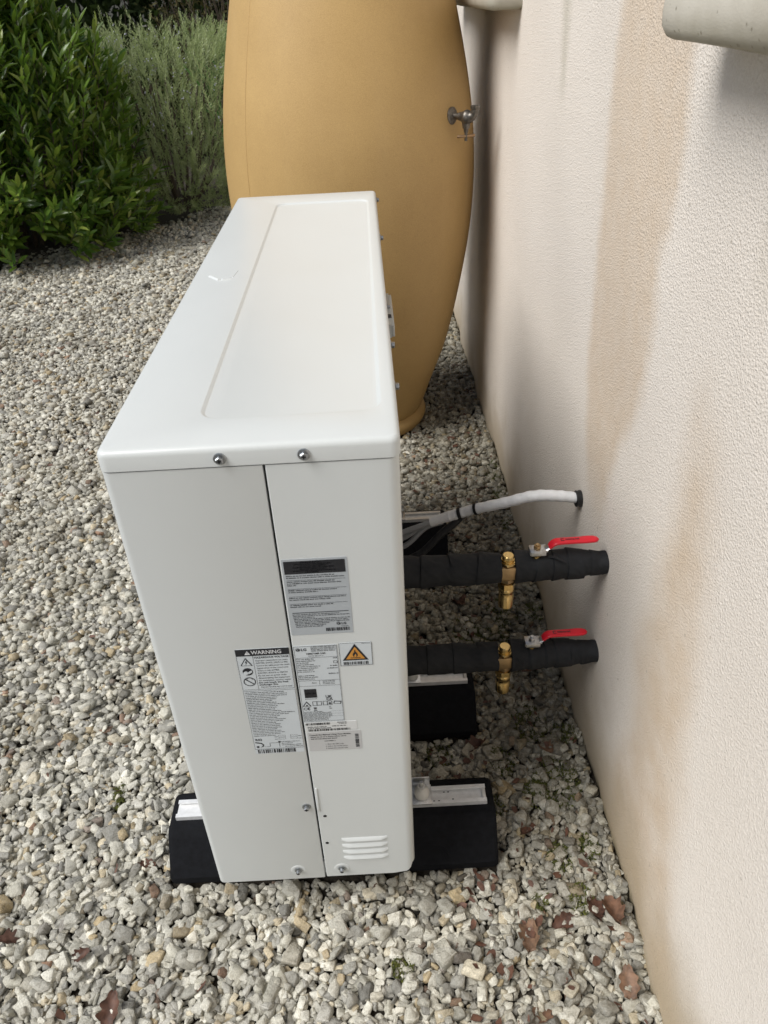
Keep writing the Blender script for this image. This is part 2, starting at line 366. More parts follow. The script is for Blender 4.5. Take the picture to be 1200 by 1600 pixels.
def m_leaf(name, c_lo, c_hi, rough, trans=(0.1, 0.2, 0.03), tw=0.25, tip=None, spec=0.5):
    t = NT(name); oi = t.n('ShaderNodeObjectInfo'); at = t.n('ShaderNodeAttribute', attribute_name='tone')
    geo = t.n('ShaderNodeNewGeometry'); nz = t.noise(geo.outputs['Position'], 9, 4)
    r = t.math('FRACT', t.math('ADD', at.outputs['Fac'], oi.outputs['Random']))
    stops = [(0.0, c_lo), (0.80, c_hi)] + ([(0.97, tip)] if tip else [])
    col = t.ramp(r, stops)
    col = t.mix(0.5, col, t.ramp(nz, [(0.3, (0.65, 0.65, 0.65)), (0.7, (1.2, 1.2, 1.15))]), 'MULTIPLY')
    t.setp(Base_Color=col, Roughness=rough, Specular_IOR_Level=spec)
    tr = t.n('ShaderNodeBsdfTranslucent'); tr.inputs['Color'].default_value = (*trans, 1)
    mx = t.n('ShaderNodeMixShader'); mx.inputs[0].default_value = tw
    t.l(t.b.outputs[0], mx.inputs[1]); t.l(tr.outputs[0], mx.inputs[2]); t.l(mx.outputs[0], t.out.inputs['Surface']); return t.m
MAT['laurel'] = m_leaf('laurel_leaf', (0.045, 0.110, 0.018), (0.150, 0.235, 0.040), 0.26, (0.22, 0.36, 0.04), 0.26, (0.32, 0.38, 0.08))
MAT['rosemary'] = m_leaf('rosemary_needles', (0.28, 0.35, 0.155), (0.47, 0.53, 0.29), 0.5, (0.40, 0.48, 0.20), 0.42, (0.48, 0.52, 0.33))
MAT['brownleaf'] = m_leaf('dull_shrub_leaf', (0.030, 0.034, 0.012), (0.095, 0.085, 0.034), 0.8, (0.1, 0.09, 0.03), 0.2, (0.13, 0.10, 0.05), 0.15)
MAT['brightleaf'] = m_leaf('bright_blade', (0.030, 0.13, 0.025), (0.055, 0.20, 0.04), 0.45, (0.08, 0.3, 0.04), 0.3)
MAT['hedge'] = m_leaf('hedge_leaf', (0.012, 0.024, 0.008), (0.04, 0.060, 0.018), 0.8, (0.05, 0.08, 0.02), 0.2, None, 0.15)
MAT['flower'] = simple('pale_blue_petal', (0.62, 0.62, 0.72), 0.6)
MAT['bark'] = simple('bark', (0.085, 0.065, 0.045), 0.85, var=0.35, scale=50, bump=0.6, bscale=120, bdist=0.004)
MAT['twig'] = simple('green_twig', (0.085, 0.090, 0.040), 0.7, var=0.3)
MAT['moss'] = m_leaf('moss_tuft', (0.045, 0.060, 0.010), (0.12, 0.125, 0.022), 0.8, (0.12, 0.14, 0.02), 0.2)
def m_dead():
    t = NT('dead_leaf'); oi = t.n('ShaderNodeObjectInfo'); c = t.coord(); nz = t.noise(c, 90, 5)
    col = t.ramp(oi.outputs['Random'], [(0, (0.070, 0.032, 0.020)), (0.5, (0.120, 0.056, 0.034)), (1, (0.180, 0.108, 0.066))])
    col = t.mix(0.7, col, t.ramp(nz, [(0.32, (0.35, 0.35, 0.35)), (0.68, (1.5, 1.45, 1.4))]), 'MULTIPLY')
    t.setp(Base_Color=col, Roughness=0.65); t.l(t.bump(nz, 0.5, 0.002), t.b.inputs['Normal']); return t.m
MAT['dead'] = m_dead()

# ------------------------------------------------------------------ setting: ground, house wall with sills
g = MB(); S = 60; g.add([(-S,-S,ZG-0.030),(S,-S,ZG-0.030),(S,S,ZG-0.030),(-S,S,ZG-0.030)], [(0,1,2,3)])
tag(g.build('ground', MAT['ground'], smooth=0), kind='structure')
sb = MB(); sb.add([(-1.10,-0.60,ZG-0.024),(WX+.05,-0.60,ZG-0.024),(WX+.05,6.0,ZG-0.024),(-2.80,6.0,ZG-0.024),(-2.80,4.0,ZG-0.024),(-1.10,0.0,ZG-0.024)], [tuple(range(6))])
tag(sb.build('soil', MAT['soil'], smooth=0), kind='structure')

bd = MB(); bd.add([(-9, -3.05, ZG-0.014), (-0.75, 5.55, ZG-0.014), (WX+.05, 5.85, ZG-0.014), (WX+.05, 55, ZG-0.014), (-55, 55, ZG-0.014), (-55, -3.05, ZG-0.014)], [tuple(range(6))])
tag(bd.build('planting_bed', MAT['soil'], smooth=0), kind='structure')
def in_bed(x, y): return y > 0.40 + 0.09*math.sin(x*7.0) + 0.06*math.sin(x*17+y*3) + (5.2 + (x+0.75)*1.0485 if x < -0.75 else 5.2 + (x+.75)*0.2)
def wall_mesh():
    mb = MB(); ny, nz = 150, 60; y0, y1, z0, z1 = -3.0, 6.5, ZG-0.15, 2.7
    vs_ = []; 
    for j in range(nz+1):
        z = z0 + (z1-z0)*(j/nz)**1.6
        for i in range(ny+1):
            y = y0 + (y1-y0)*i/ny
            low = max(0, 1-(z-ZG)/0.10)
            w = 0.0022*math.sin(y*5.1+z*3.0)+0.0016*math.sin(y*13.7-z*9.0+1)+low*(0.004*math.sin(y*9.3)+0.003*math.sin(y*23+2))
            vs_.append((WX + w + 0.004*low*low, y, z))
    fs_ = [(j*(ny+1)+i, (j+1)*(ny+1)+i, (j+1)*(ny+1)+i+1, j*(ny+1)+i+1) for j in range(nz) for i in range(ny)]
    mb.add(vs_, fs_); mb.box(WX+0.03, WX+0.32, y0, y1, z0, z1)
    # close the edge between the rendered skin and the masonry behind
    mb.box(WX+0.004, WX+0.03, y0, y1, z1-0.01, z1+0.004); mb.box(WX+0.004, WX+0.03, y0-0.004, y0+0.01, z0, z1-0.01); mb.box(WX+0.004, WX+0.03, y1-0.01, y1+0.004, z0, z1-0.01)
    return mb
wall = wall_mesh().build('house_wall', MAT['wall'], smooth=60)
tag(wall, 'cream roughcast house wall with beige run-off stains', 'wall')
def sill(y0, y1, label):
    # profile across the wall: flat underside, rounded nose, sloping top
    prof = [(WX+0.05, 1.179), (WX-0.070, 1.179), (WX-0.077, 1.182), (WX-0.082, 1.190), (WX-0.083, 1.203), (WX-0.082, 1.222), (WX-0.076, 1.230), (WX-0.066, 1.233), (WX+0.05, 1.244)]
    cx = sum(a for a, b in prof)/len(prof); cz = sum(b for a, b in prof)/len(prof)
    loops = []
    for d, k in ((0.0, 0.66), (0.003, 0.84), (0.010, 0.95), (0.022, 1.0)):
        loops.append([(WX+0.05+(a-WX-0.05)*(1-(1-k)*0.35), y0+d, cz+(b-cz)*k) for a, b in prof])
    n = 26
    for i in range(1, n): 
        y = y0+0.022+(y1-y0-0.044)*i/n
        loops.append([(a+random.uniform(-.0008,.0008), y, b+random.uniform(-.0008,.0008)) for a, b in prof])
    for d, k in ((0.022, 1.0), (0.010, 0.95), (0.003, 0.84), (0.0, 0.66)):
        loops.append([(WX+0.05+(a-WX-0.05)*(1-(1-k)*0.35), y1-d, cz+(b-cz)*k) for a, b in prof])
    return MB().loft(loops).build('window_sill', MAT['sill'], wall, smooth=50, label=label)
sill(-1.15, 0.200, 'pitted concrete sill end with rounded corner at the upper right')
sill(1.416, 2.60, 'mossy concrete sill above the gap behind the ochre jar')

# ------------------------------------------------------------------ gravel (uncountable: one object)
def stone_proto(nf, bevel, seed):
    r = random.Random(seed); bm = bmesh.new()
    bmesh.ops.create_cube(bm, size=2.0)
    for _ in range(nf):
        n = Vector((r.gauss(0, 1), r.gauss(0, 1), r.gauss(0, 1))).normalized(); d = r.uniform(0.80, 1.08)
        res = bmesh.ops.bisect_plane(bm, geom=bm.verts[:]+bm.edges[:]+bm.faces[:], plane_co=n*d, plane_no=n, clear_outer=True)
        ed = [e for e in res['geom_cut'] if isinstance(e, bmesh.types.BMEdge)]
        if ed: bmesh.ops.contextual_create(bm, geom=ed)
    bmesh.ops.remove_doubles(bm, verts=bm.verts[:], dist=0.12)
    bmesh.ops.dissolve_degenerate(bm, edges=bm.edges[:], dist=0.05)
    if bevel:
        bmesh.ops.bevel(bm, geom=bm.edges[:], offset=r.uniform(0.06, 0.12), segments=1, affect='EDGES', clamp_overlap=True)
        bmesh.ops.remove_doubles(bm, verts=bm.verts[:], dist=0.05)
    bmesh.ops.triangulate(bm, faces=bm.faces[:])
    for v in bm.verts: v.co += Vector((r.uniform(-.05,.05), r.uniform(-.05,.05), r.uniform(-.05,.05)))
    bmesh.ops.recalc_face_normals(bm, faces=bm.faces[:]); bm.verts.index_update()
    V = np.array([v.co[:] for v in bm.verts]); Fc = np.array([[v.index for v in f.verts] for f in bm.faces]); bm.free()
    V *= np.array([1.0, r.uniform(0.55, 0.9), r.uniform(0.36, 0.66)])
    return V, Fc
PN = [stone_proto(7, True, 100+i) for i in range(22)]
PM = [stone_proto(4, False, 200+i) for i in range(20)]
PF = [stone_proto(2, False, 300+i) for i in range(14)]

def project(p):
    d = Vector(p) - CAM_C; z = d.dot(CF)
    return (600 + F_PX*d.dot(CR)/z, 800 - F_PX*d.dot(CU)/z, z) if z > 0.05 else None
FEET_Y = (0.157, 0.456, 1.075)
JX, JY = 0.252, 1.926
def blocked(x, y):
    for fy in FEET_Y:
        if -0.122 < x < 0.488 and fy-0.094 < y < fy+0.094: return True
    return (x-JX)**2 + (y-JY)**2 < 0.222**2
cell = 0.004; HX0, HX1, HY0, HY1 = -2.95, 0.72, -0.75, 6.0
HW, HH = int((HX1-HX0)/cell), int((HY1-HY0)/cell)
hm = np.full((HW, HH), -0.022)
stones = []
def lay(spacing_near, spacing_far, size_mu, passes):
    for ps in range(passes):
        y = -0.62
        while y < 5.75:
            sp = spacing_near if y < 1.7 else spacing_far*(1+max(0, y-2.5)*0.14)
            xl = -1.15 - 0.42*max(0, y)
            x = max(-2.85, xl) + random.uniform(-.03, .03)
            while x < WX-0.006:
                px, py = x + random.uniform(-.5,.5)*sp, y + random.uniform(-.5,.5)*sp
                x += sp
                if px > WX-0.008 or blocked(px, py) or in_bed(px+random.gauss(0, .10), py): continue
                if 0.05 < px < 0.28 and 0.25 < py < 1.0 : 
                    if random.random() < 0.4: continue
                if x < xl + 0.5 + 0.02*y and ps == 2: continue
                s = math.exp(random.gauss(math.log(size_mu), 0.36)); s = min(max(s, 0.0040), 0.0170)
                if y >= 1.7: s = max(s, 0.0062)*(1+max(0, y-2.5)*0.12)
                stones.append([px, py, s, ps])
            y += sp
lay(0.0152, 0.0225, 0.0073, 3)
for k in range(1500):                                     # the row that lies against the wall
    yw = random.uniform(-0.62, 3.2)
    stones.append([WX-random.uniform(0.000, 0.016), yw, random.uniform(0.005, 0.0105), 3])
byp = {}
for s in stones: byp.setdefault(s[3], []).append(s)
order = []
for k in sorted(byp): random.shuffle(byp[k]); order += byp[k]
out = []
off = [(0,0),(.6,0),(-.6,0),(0,.6),(0,-.6)]
for px, py, s, ps in order:
    best = None
    for _ in range(3):
        cx = px + random.uniform(-.5,.5)*s; cy = py + random.uniform(-.5,.5)*s
        if cx > WX+0.002 or blocked(cx, cy): continue
        i = int((cx-HX0)/cell); j = int((cy-HY0)/cell); d = max(1, int(0.6*s/cell))
        if i-d < 0 or j-d < 0 or i+d >= HW or j+d >= HH: continue
        h = (hm[i,j]*2 + hm[i+d,j] + hm[i-d,j] + hm[i,j+d] + hm[i,j-d])/6
        if best is None or h < best[0]: best = (h, cx, cy, i, j)
    if best is None: continue
    h, cx, cy, i, j = best
    if h > 0.004 and random.random() < 0.9: continue
    zc = h + s*random.uniform(0.15, 0.55)
    out.append((cx, cy, zc, s))
    r = max(1, int(round(s*0.85/cell))); a = np.arange(-r, r+1)
    i0, i1, j0, j1 = i-r, i+r+1, j-r, j+r+1
    if i0 < 0 or j0 < 0 or i1 > HW or j1 > HH: continue
    dd = (a[:,None]**2 + a[None,:]**2)*cell*cell/(s*0.85)**2
    top = np.where(dd < 1, zc + s*0.55*np.sqrt(np.clip(1-dd, 0, 1)), -1)
    hm[i0:i1, j0:j1] = np.maximum(hm[i0:i1, j0:j1], top)
def buried(x, y, z, s):                                   # wholly covered by later stones
    m = 9
    for a, b in ((0,0),(.8,0),(-.8,0),(0,.8),(0,-.8),(.55,.55),(-.55,.55),(.55,-.55),(-.55,-.55)):
        i = int((x+a*s-HX0)/cell); j = int((y+b*s-HY0)/cell)
        if not (0 <= i < HW and 0 <= j < HH): return False
        m = min(m, hm[i, j] - (z + (0.55 if a == 0 and b == 0 else 0.25)*s))
    return m > 0.0025
out = [o_ for o_ in out if not buried(*o_)]
def rotm(n, tilt):
    yaw = rng.uniform(0, 2*np.pi, n); ax = rng.uniform(0, 2*np.pi, n); tl = np.abs(rng.normal(0, tilt, n))
    cy, sy = np.cos(yaw), np.sin(yaw); z = np.zeros(n); o = np.ones(n)
    Rz = np.stack([np.stack([cy,-sy,z],-1), np.stack([sy,cy,z],-1), np.stack([z,z,o],-1)], 1)
    k = np.stack([np.cos(ax), np.sin(ax), z], -1); K = np.zeros((n,3,3))
    K[:,0,2] = k[:,1]; K[:,1,2] = -k[:,0]; K[:,2,0] = -k[:,1]; K[:,2,1] = k[:,0]
    Rt = np.eye(3)[None] + np.sin(tl)[:,None,None]*K + (1-np.cos(tl))[:,None,None]*(K@K)
    return Rt @ Rz
out = np.array(out); yy = out[:,1]; 
PJ = [project((o_[0], o_[1], ZG)) for o_ in out]
off_ = np.array([q is None or q[0] < -30 or q[1] > 1640 for q in PJ])
far = (yy > 1.75) | off_; near = (yy < 0.50) & (out[:,3] > 0.0058) & ~far; mid = ~near & ~far
VV, FF, AA = [], [], []; base = 0
for sel, protos in ((near, PN), (mid, PM), (far, PF)):
    pts = out[sel]; which = rng.integers(0, len(protos), len(pts))
    for k, (V, Fc) in enumerate(protos):
        P = pts[which == k]; n = len(P)
        if n == 0: continue
        Rm = rotm(n, 0.52); sc = P[:,3][:,None]*rng.uniform(0.85, 1.18, (n, 3))
        W = np.einsum('nij,nvj->nvi', Rm, V[None]*sc[:,None,:]) + P[:,None,:3] + np.array([0, 0, ZG])
        W[:,:,0] = np.minimum(W[:,:,0], WX+0.012)
        VV.append(W.reshape(-1, 3))
        FF.append((Fc[None] + (base + np.arange(n)*len(V))[:,None,None]).reshape(-1, 3)); base += n*len(V)
        AA.append(np.repeat(rng.uniform(0, 1, (n, 3)), len(V), 0))
VV = np.concatenate(VV); FF = np.concatenate(FF); AA = np.concatenate(AA)
def big_mesh(name, V, Fc, mat, attr=None, attr_type='FLOAT_VECTOR'):
    me = bpy.data.meshes.new(name); nf, k = Fc.shape
    me.vertices.add(len(V)); me.vertices.foreach_set('co', V.astype(np.float32).ravel())
    me.loops.add(nf*k); me.loops.foreach_set('vertex_index', Fc.astype(np.int32).ravel())
    me.polygons.add(nf); me.polygons.foreach_set('loop_start', np.arange(0, nf*k, k, dtype=np.int32))
    if attr is not None:
        nm, data = attr; a = me.attributes.new(nm, attr_type, 'POINT')
        a.data.foreach_set('vector' if attr_type == 'FLOAT_VECTOR' else 'value', data.astype(np.float32).ravel())
    me.update(calc_edges=True); me.materials.append(mat)
    o = bpy.data.objects.new(name, me); COL.objects.link(o); return o
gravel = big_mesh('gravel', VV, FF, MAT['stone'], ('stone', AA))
tag(gravel, 'loose pale grey and cream limestone gravel covering the ground', 'gravel', kind='stuff')
print('gravel stones', len(out), 'near', int(near.sum()), 'mid', int(mid.sum()), 'far', int(far.sum()), 'tris', len(FF))
def surf(x, y):
    i = min(max(int((x-HX0)/cell), 2), HW-3); j = min(max(int((y-HY0)/cell), 2), HH-3)
    return ZG + float(np.percentile(hm[i-2:i+3, j-2:j+3], 70))

# ------------------------------------------------------------------ heat pump (1239 x 834 x 330 mm)
D, L, H = 0.330, 1.239, 0.834
hp = empty('heat_pump', (D/2, L/2, 0), 'white outdoor heat pump unit with stickers on its end panel', 'heat pump')
def stack(x0, x1, y0, y1, r, lv, n=6):
    return [rrect(x0+i, x1-i, y0+i, y1-i, max(r-i, 0.0015), z, n) for i, z in lv]
# top cover: folded lid with a shallow pressed panel
lv = [(0.004, H-0.022), (0.0, H-0.0245), (0.0, H-0.0075), (0.0006, H-0.0046), (0.0022, H-0.0021), (0.0046, H-0.0006), (0.0075, H)]
loops = stack(-0.001, D+0.0015, -0.001, L+0.001, 0.012, lv)
px0, px1, py0, py1 = 0.100, 0.3135, 0.066, 1.151
for i, dz in ((0, 0.0), (0.0013, -0.0003), (0.0042, -0.0027), (0.0056, -0.0031)):
    loops.append(rrect(px0+i, px1-i, py0+i, py1-i, 0.026-i, H+dz, 6))
lid = MB().loft(loops).build('top_cover', MAT['powder'], hp, smooth=40)
# pressed mark on the lid (two folded strokes)
def stroke(pts, w, h):
    mb = MB(); 
    for (a, b) in zip(pts[:-1], pts[1:]):
        a, b = Vector(a), Vector(b); d = (b-a).normalized(); n = Vector((-d.y, d.x))
        lo = [a+n*w, a-n*w, b-n*w, b+n*w]; hi = [a+n*w*.35+d*w*.5, a-n*w*.35+d*w*.5, b-n*w*.35-d*w*.5, b+n*w*.35-d*w*.5]
        mb.loft([[(p.x, p.y, H-0.0003) for p in lo], [(p.x, p.y, H+h) for p in hi]])
    return mb
stroke([(0.030, 0.618), (0.051, 0.590)], 0.0052, 0.0022).build('pressed_mark', MAT['powder'], lid, smooth=0)
stroke([(0.0530, 0.5905), (0.0685, 0.598)], 0.0050, 0.0022).build('pressed_mark', MAT['powder'], lid, smooth=0)
stroke([(0.0705, 0.602), (0.0755, 0.640)], 0.0016, 0.0006).build('pressed_mark', MAT['powder'], lid, smooth=0)

# inner chassis, base pan
MB().box(0.012, D-0.030, 0.012, L-0.012, 0.030, H-0.030).build('chassis', MAT['inner'], hp, smooth=0)
MB().loft(stack(0.006, D-0.006, 0.006, L-0.006, 0.012, [(0.004, 0.004), (0, 0.008), (0, 0.040)])).build('base_pan', MAT['powder'], hp, smooth=40)
# casing shells: a path in plan, extruded upward with 1.6 mm sheet
def shell(path, z0, z1, th=0.0016, zprof=None):
    n = len(path); P = [Vector(p) for p in path]; inner = []
    for i in range(n):
        t_ = (P[min(i+1, n-1)] - P[max(i-1, 0)]).normalized(); nn = Vector((-t_.y, t_.x)); inner.append(P[i] + nn*th)
    loop = [(p.x, p.y) for p in P] + [(p.x, p.y) for p in reversed(inner)]
    mb = MB(); m = len(loop)
    zs = [z0, z1]
    vs_ = [(x, y, z) for z in zs for x, y in loop]; fs_ = []
    for i in range(m): fs_.append((i, (i+1) % m, m+(i+1) % m, m+i))
    for i in range(n-1):
        fs_.append((i+1, i, m-1-i, m-2-i)); fs_.append((m+i, m+i+1, m+m-2-i, m+m-1-i))
    return mb.add(vs_, fs_)
def arc(cx, cy, r, a0, a1, n=7): return [(cx+r*math.cos(R_(a0+(a1-a0)*k/(n-1))), cy+r*math.sin(R_(a0+(a1-a0)*k/(n-1)))) for k in range(n)]
ZT = H-0.0262
# front casing: far end return, front, near end up to the seam (path keeps the inside on its left)
pth = [(0.1785, 0.0095), (0.1788, 0.0)]
pathA = [(0.180, L)] + arc(0.010, L-0.010, 0.010, 90, 180) + arc(0.010, 0.010, 0.010, 180, 270) + [(0.1770, 0.0), (0.1784, 0.0007), (0.1787, 0.006)]
front = shell(pathA, 0.004, ZT).build('front_casing', MAT['powder'], hp, smooth=30)
# service panel at the near end, wrapping round the rear corner, its lower rear corner cut round
def service_panel():
    path = [(0.1812, 0.007), (0.1814, 0.0010), (0.1826, 0.0)] + [(0.1826+(0.316-0.1826)*k/6, 0.0) for k in range(1, 7)] + arc(D-0.014, 0.014, 0.014, -90, 0)[1:] + [(D, 0.03), (D, 0.075), (D-0.006, 0.077)]
    n = len(path); P = [Vector(p) for p in path]; mb = MB(); rows = []
    # running length round the panel gives the rounded lower corner
    s = [0]; 
    for i in range(1, n): s.append(s[-1] + (P[i]-P[i-1]).length)
    s_edge = s[-1] - 0.077 - 0.006
    th = 0.0016
    def zb(i):
        d = s[i] - (s_edge - 0.020)
        return 0.006 + (0 if d <= 0 else min(0.022, 0.022*(1-math.sqrt(max(0, 1-min(1, d/0.024)**2)))))
    inn = []
    for i in range(n):
        t_ = (P[min(i+1, n-1)] - P[max(i-1, 0)]).normalized(); inn.append(P[i] + Vector((-t_.y, t_.x))*th)
    vs_ = []
    for i in range(n):
        vs_ += [(P[i].x, P[i].y, zb(i)), (P[i].x, P[i].y, ZT), (inn[i].x, inn[i].y, ZT), (inn[i].x, inn[i].y, zb(i))]
    fs_ = []
    for i in range(n-1):
        for k in range(4): fs_.append((4*i+k, 4*i+(k+1) % 4, 4*i+4+(k+1) % 4, 4*i+4+k))
    fs_ += [(0, 1, 2, 3), (4*n-1, 4*n-2, 4*n-3, 4*n-4)]
    return mb.add(vs_, fs_)
panel = service_panel().build('service_panel', MAT['powder'], hp, smooth=30)
# rounded bead along the top rim of both panels (the pale folded edge under the lid)
# louvres pressed outward
for k in range(4):
    zt = 0.1125 - k*0.0165
    loops = []
    for u, a in ((0.0, 0.02), (0.06, 0.55), (0.14, 0.92), (0.5, 1.0), (0.86, 0.92), (0.94, 0.55), (1.0, 0.02)):
        x = 0.2135 + 0.0735*u
        loops.append([(x, 0.0004, zt), (x, -0.0010*a, zt-0.0020*a), (x, -0.0032*a-0.0001, zt-0.0062), (x, -0.0034*a-0.0001, zt-0.0072), (x, -0.0024*a, zt-0.0078), (x, 0.0004, zt-0.0080)])
    lo_ = MB().loft(loops).build('louvre', MAT['powder'], panel, smooth=50)
    MB().box(0.2185, 0.2820, -0.0004, 0.0002, zt-0.0102, zt-0.0082).build('louvre_shade_strip', MAT['inner'], lo_, smooth=0)  # dark strip on the panel, painted in as the shade below each louvre
# pressed rib and two drilled holes
MB().rbox(0.1835, 0.1862, -0.0016, 0.001, 0.186, 0.242, 0.0007).build('pressed_rib', MAT['powder'], panel)
for hx, hz in ((0.1925, 0.172), (0.190, 0.101)):
    MB().lathe([(-0.0005, 0.0027), (0.0012, 0.0027)], (hx, 0, hz), 'y', 14).build('drilled_hole', MAT['hole'], panel)
# screws: washer-faced hex heads with a cross recess
def screw(x, y, z, parent, direction='-y', r=0.0072, dish=False):
    mb = MB(); s_ = -1
    prof = [(0.0, r), (0.0012, r), (0.0018, r*0.80), (0.0022, r*0.66), (0.0058, r*0.64), (0.0068, r*0.50)]
    ax = 'y' if 'y' in direction else 'x'; sg = -1 if direction[0] == '-' else 1
    mb.lathe([(sg*a, q) for a, q in prof[:3]], (x, y, z), ax, 20)
    mb.lathe([(sg*a, q) for a, q in prof[3:]], (x, y, z), ax, 6 if not dish else 14)
    o = mb.build('screw', MAT['screw'], parent, smooth=30)
    cr = MB(); a = r*0.36
    if ax == 'y':
        cr.box(x-a, x+a, y+sg*0.00705, y+sg*0.0060, z-a*.28, z+a*.28); cr.box(x-a*.28, x+a*.28, y+sg*0.00712, y+sg*0.0060, z-a, z+a)
    else:
        cr.box(x+sg*0.0060, x+sg*0.00705, y-a, y+a, z-a*.28, z+a*.28); cr.box(x+sg*0.0060, x+sg*0.00712, y-a*.28, y+a*.28, z-a, z+a)
    cr.build('recess', MAT['hole'], o, smooth=0)
    return o
screw(0.134, -0.001, 0.8195, lid); screw(0.2258, -0.001, 0.8195, lid)
screw(0.1665, 0.0, 0.198, front, r=0.0068)
for sx, sz, pr in ((0.1362, 0.029, front), (0.2085, 0.0275, panel)):
    MB().lathe([(0.0008, 0.0135), (-0.0003, 0.0128), (-0.0009, 0.0105), (-0.0002, 0.0070), (-0.0001, 0.003)], (sx, 0, sz), 'y', 24, cap0=False).build('screw_dimple', MAT['powder'], pr)
    screw(sx, -0.0012, sz+0.001, pr, r=0.0060, dish=True)
for sy, sz in ((1.222, 0.815), (0.868, 0.818), (0.330, 0.806), (0.195, 0.803)):
    screw(D+0.0015, sy, sz, lid, '+x', r=0.0072)
# rear: finned coil behind guard wires, sensor bracket, corner post
MB().box(D-0.028, D-0.014, 0.10, L-0.03, 0.05, H-0.04).build('rear_coil', MAT['fin'], hp, smooth=0)
for k in range(17):
    z = 0.07 + k*0.0445
    MB().tube([(D-0.006, 0.078, z), (D-0.006, L-0.02, z)], 0.0014, 6).build('guard_wire', MAT['inner'], hp)
for y in (0.42, 0.80, L-0.02):
    MB().rbox(D-0.012, D-0.001, y-0.010, y+0.010, 0.04, H-0.03, 0.001).build('rear_post', MAT['powder'], hp)
sh = MB()
sh.prism([(0.780, 0.640), (0.780, 0.668), (0.975, 0.668), (1.000, 0.655), (1.000, 0.640)], 'x', D+0.0005, D+0.016)
holder = sh.build('sensor_holder', MAT['powder'], hp, smooth=30)
hb = MB(); hb.rbox(D+0.016, D+0.022, 0.780, 0.972, 0.642, 0.666, 0.001); hb.build('holder_rim', MAT['powder'], holder)
screw(D+0.010, 0.880, 0.671, holder, '+x', r=0.0065)
MB().lathe([(0.667, 0.0070), (0.672, 0.0065)], (D+0.011, 0.825, 0), 'z', 16).build('sensor_cap', MAT['inner'], holder)
# front fan grille (faces away from this view)
fc = (0.0, 0.66, 0.42)
MB().lathe([(0.0002, 0.300), (-0.006, 0.298), (-0.008, 0.286), (-0.001, 0.282)], fc, 'x', 64, cap0=False, cap1=False).build('fan_ring', MAT['powder'], hp, smooth=60)
MB().lathe([(-0.0006, 0.284), (-0.0001, 0.284)], fc, 'x', 64).build('fan_opening', MAT['hole'], hp)
for k in range(9):
    r = 0.05 + k*0.029
    pts = [(-0.010, fc[1]+r*math.cos(a), fc[2]+r*math.sin(a)) for a in np.linspace(0, 2*math.pi, 41)]
    MB().tube(pts, 0.0017, 6, cap=False).build('grille_ring', MAT['powder'], hp)
for k in range(8):
    a = math.pi*k/4
    MB().tube([(-0.0115, fc[1]+0.04*math.cos(a), fc[2]+0.04*math.sin(a)), (-0.0115, fc[1]+0.29*math.cos(a), fc[2]+0.29*math.sin(a))], 0.0022, 6).build('grille_spoke', MAT['powder'], hp)
MB().lathe([(-0.008, 0.050), (-0.0135, 0.048), (-0.015, 0.040)], fc, 'x', 32).build('grille_hub', MAT['powder'], hp)

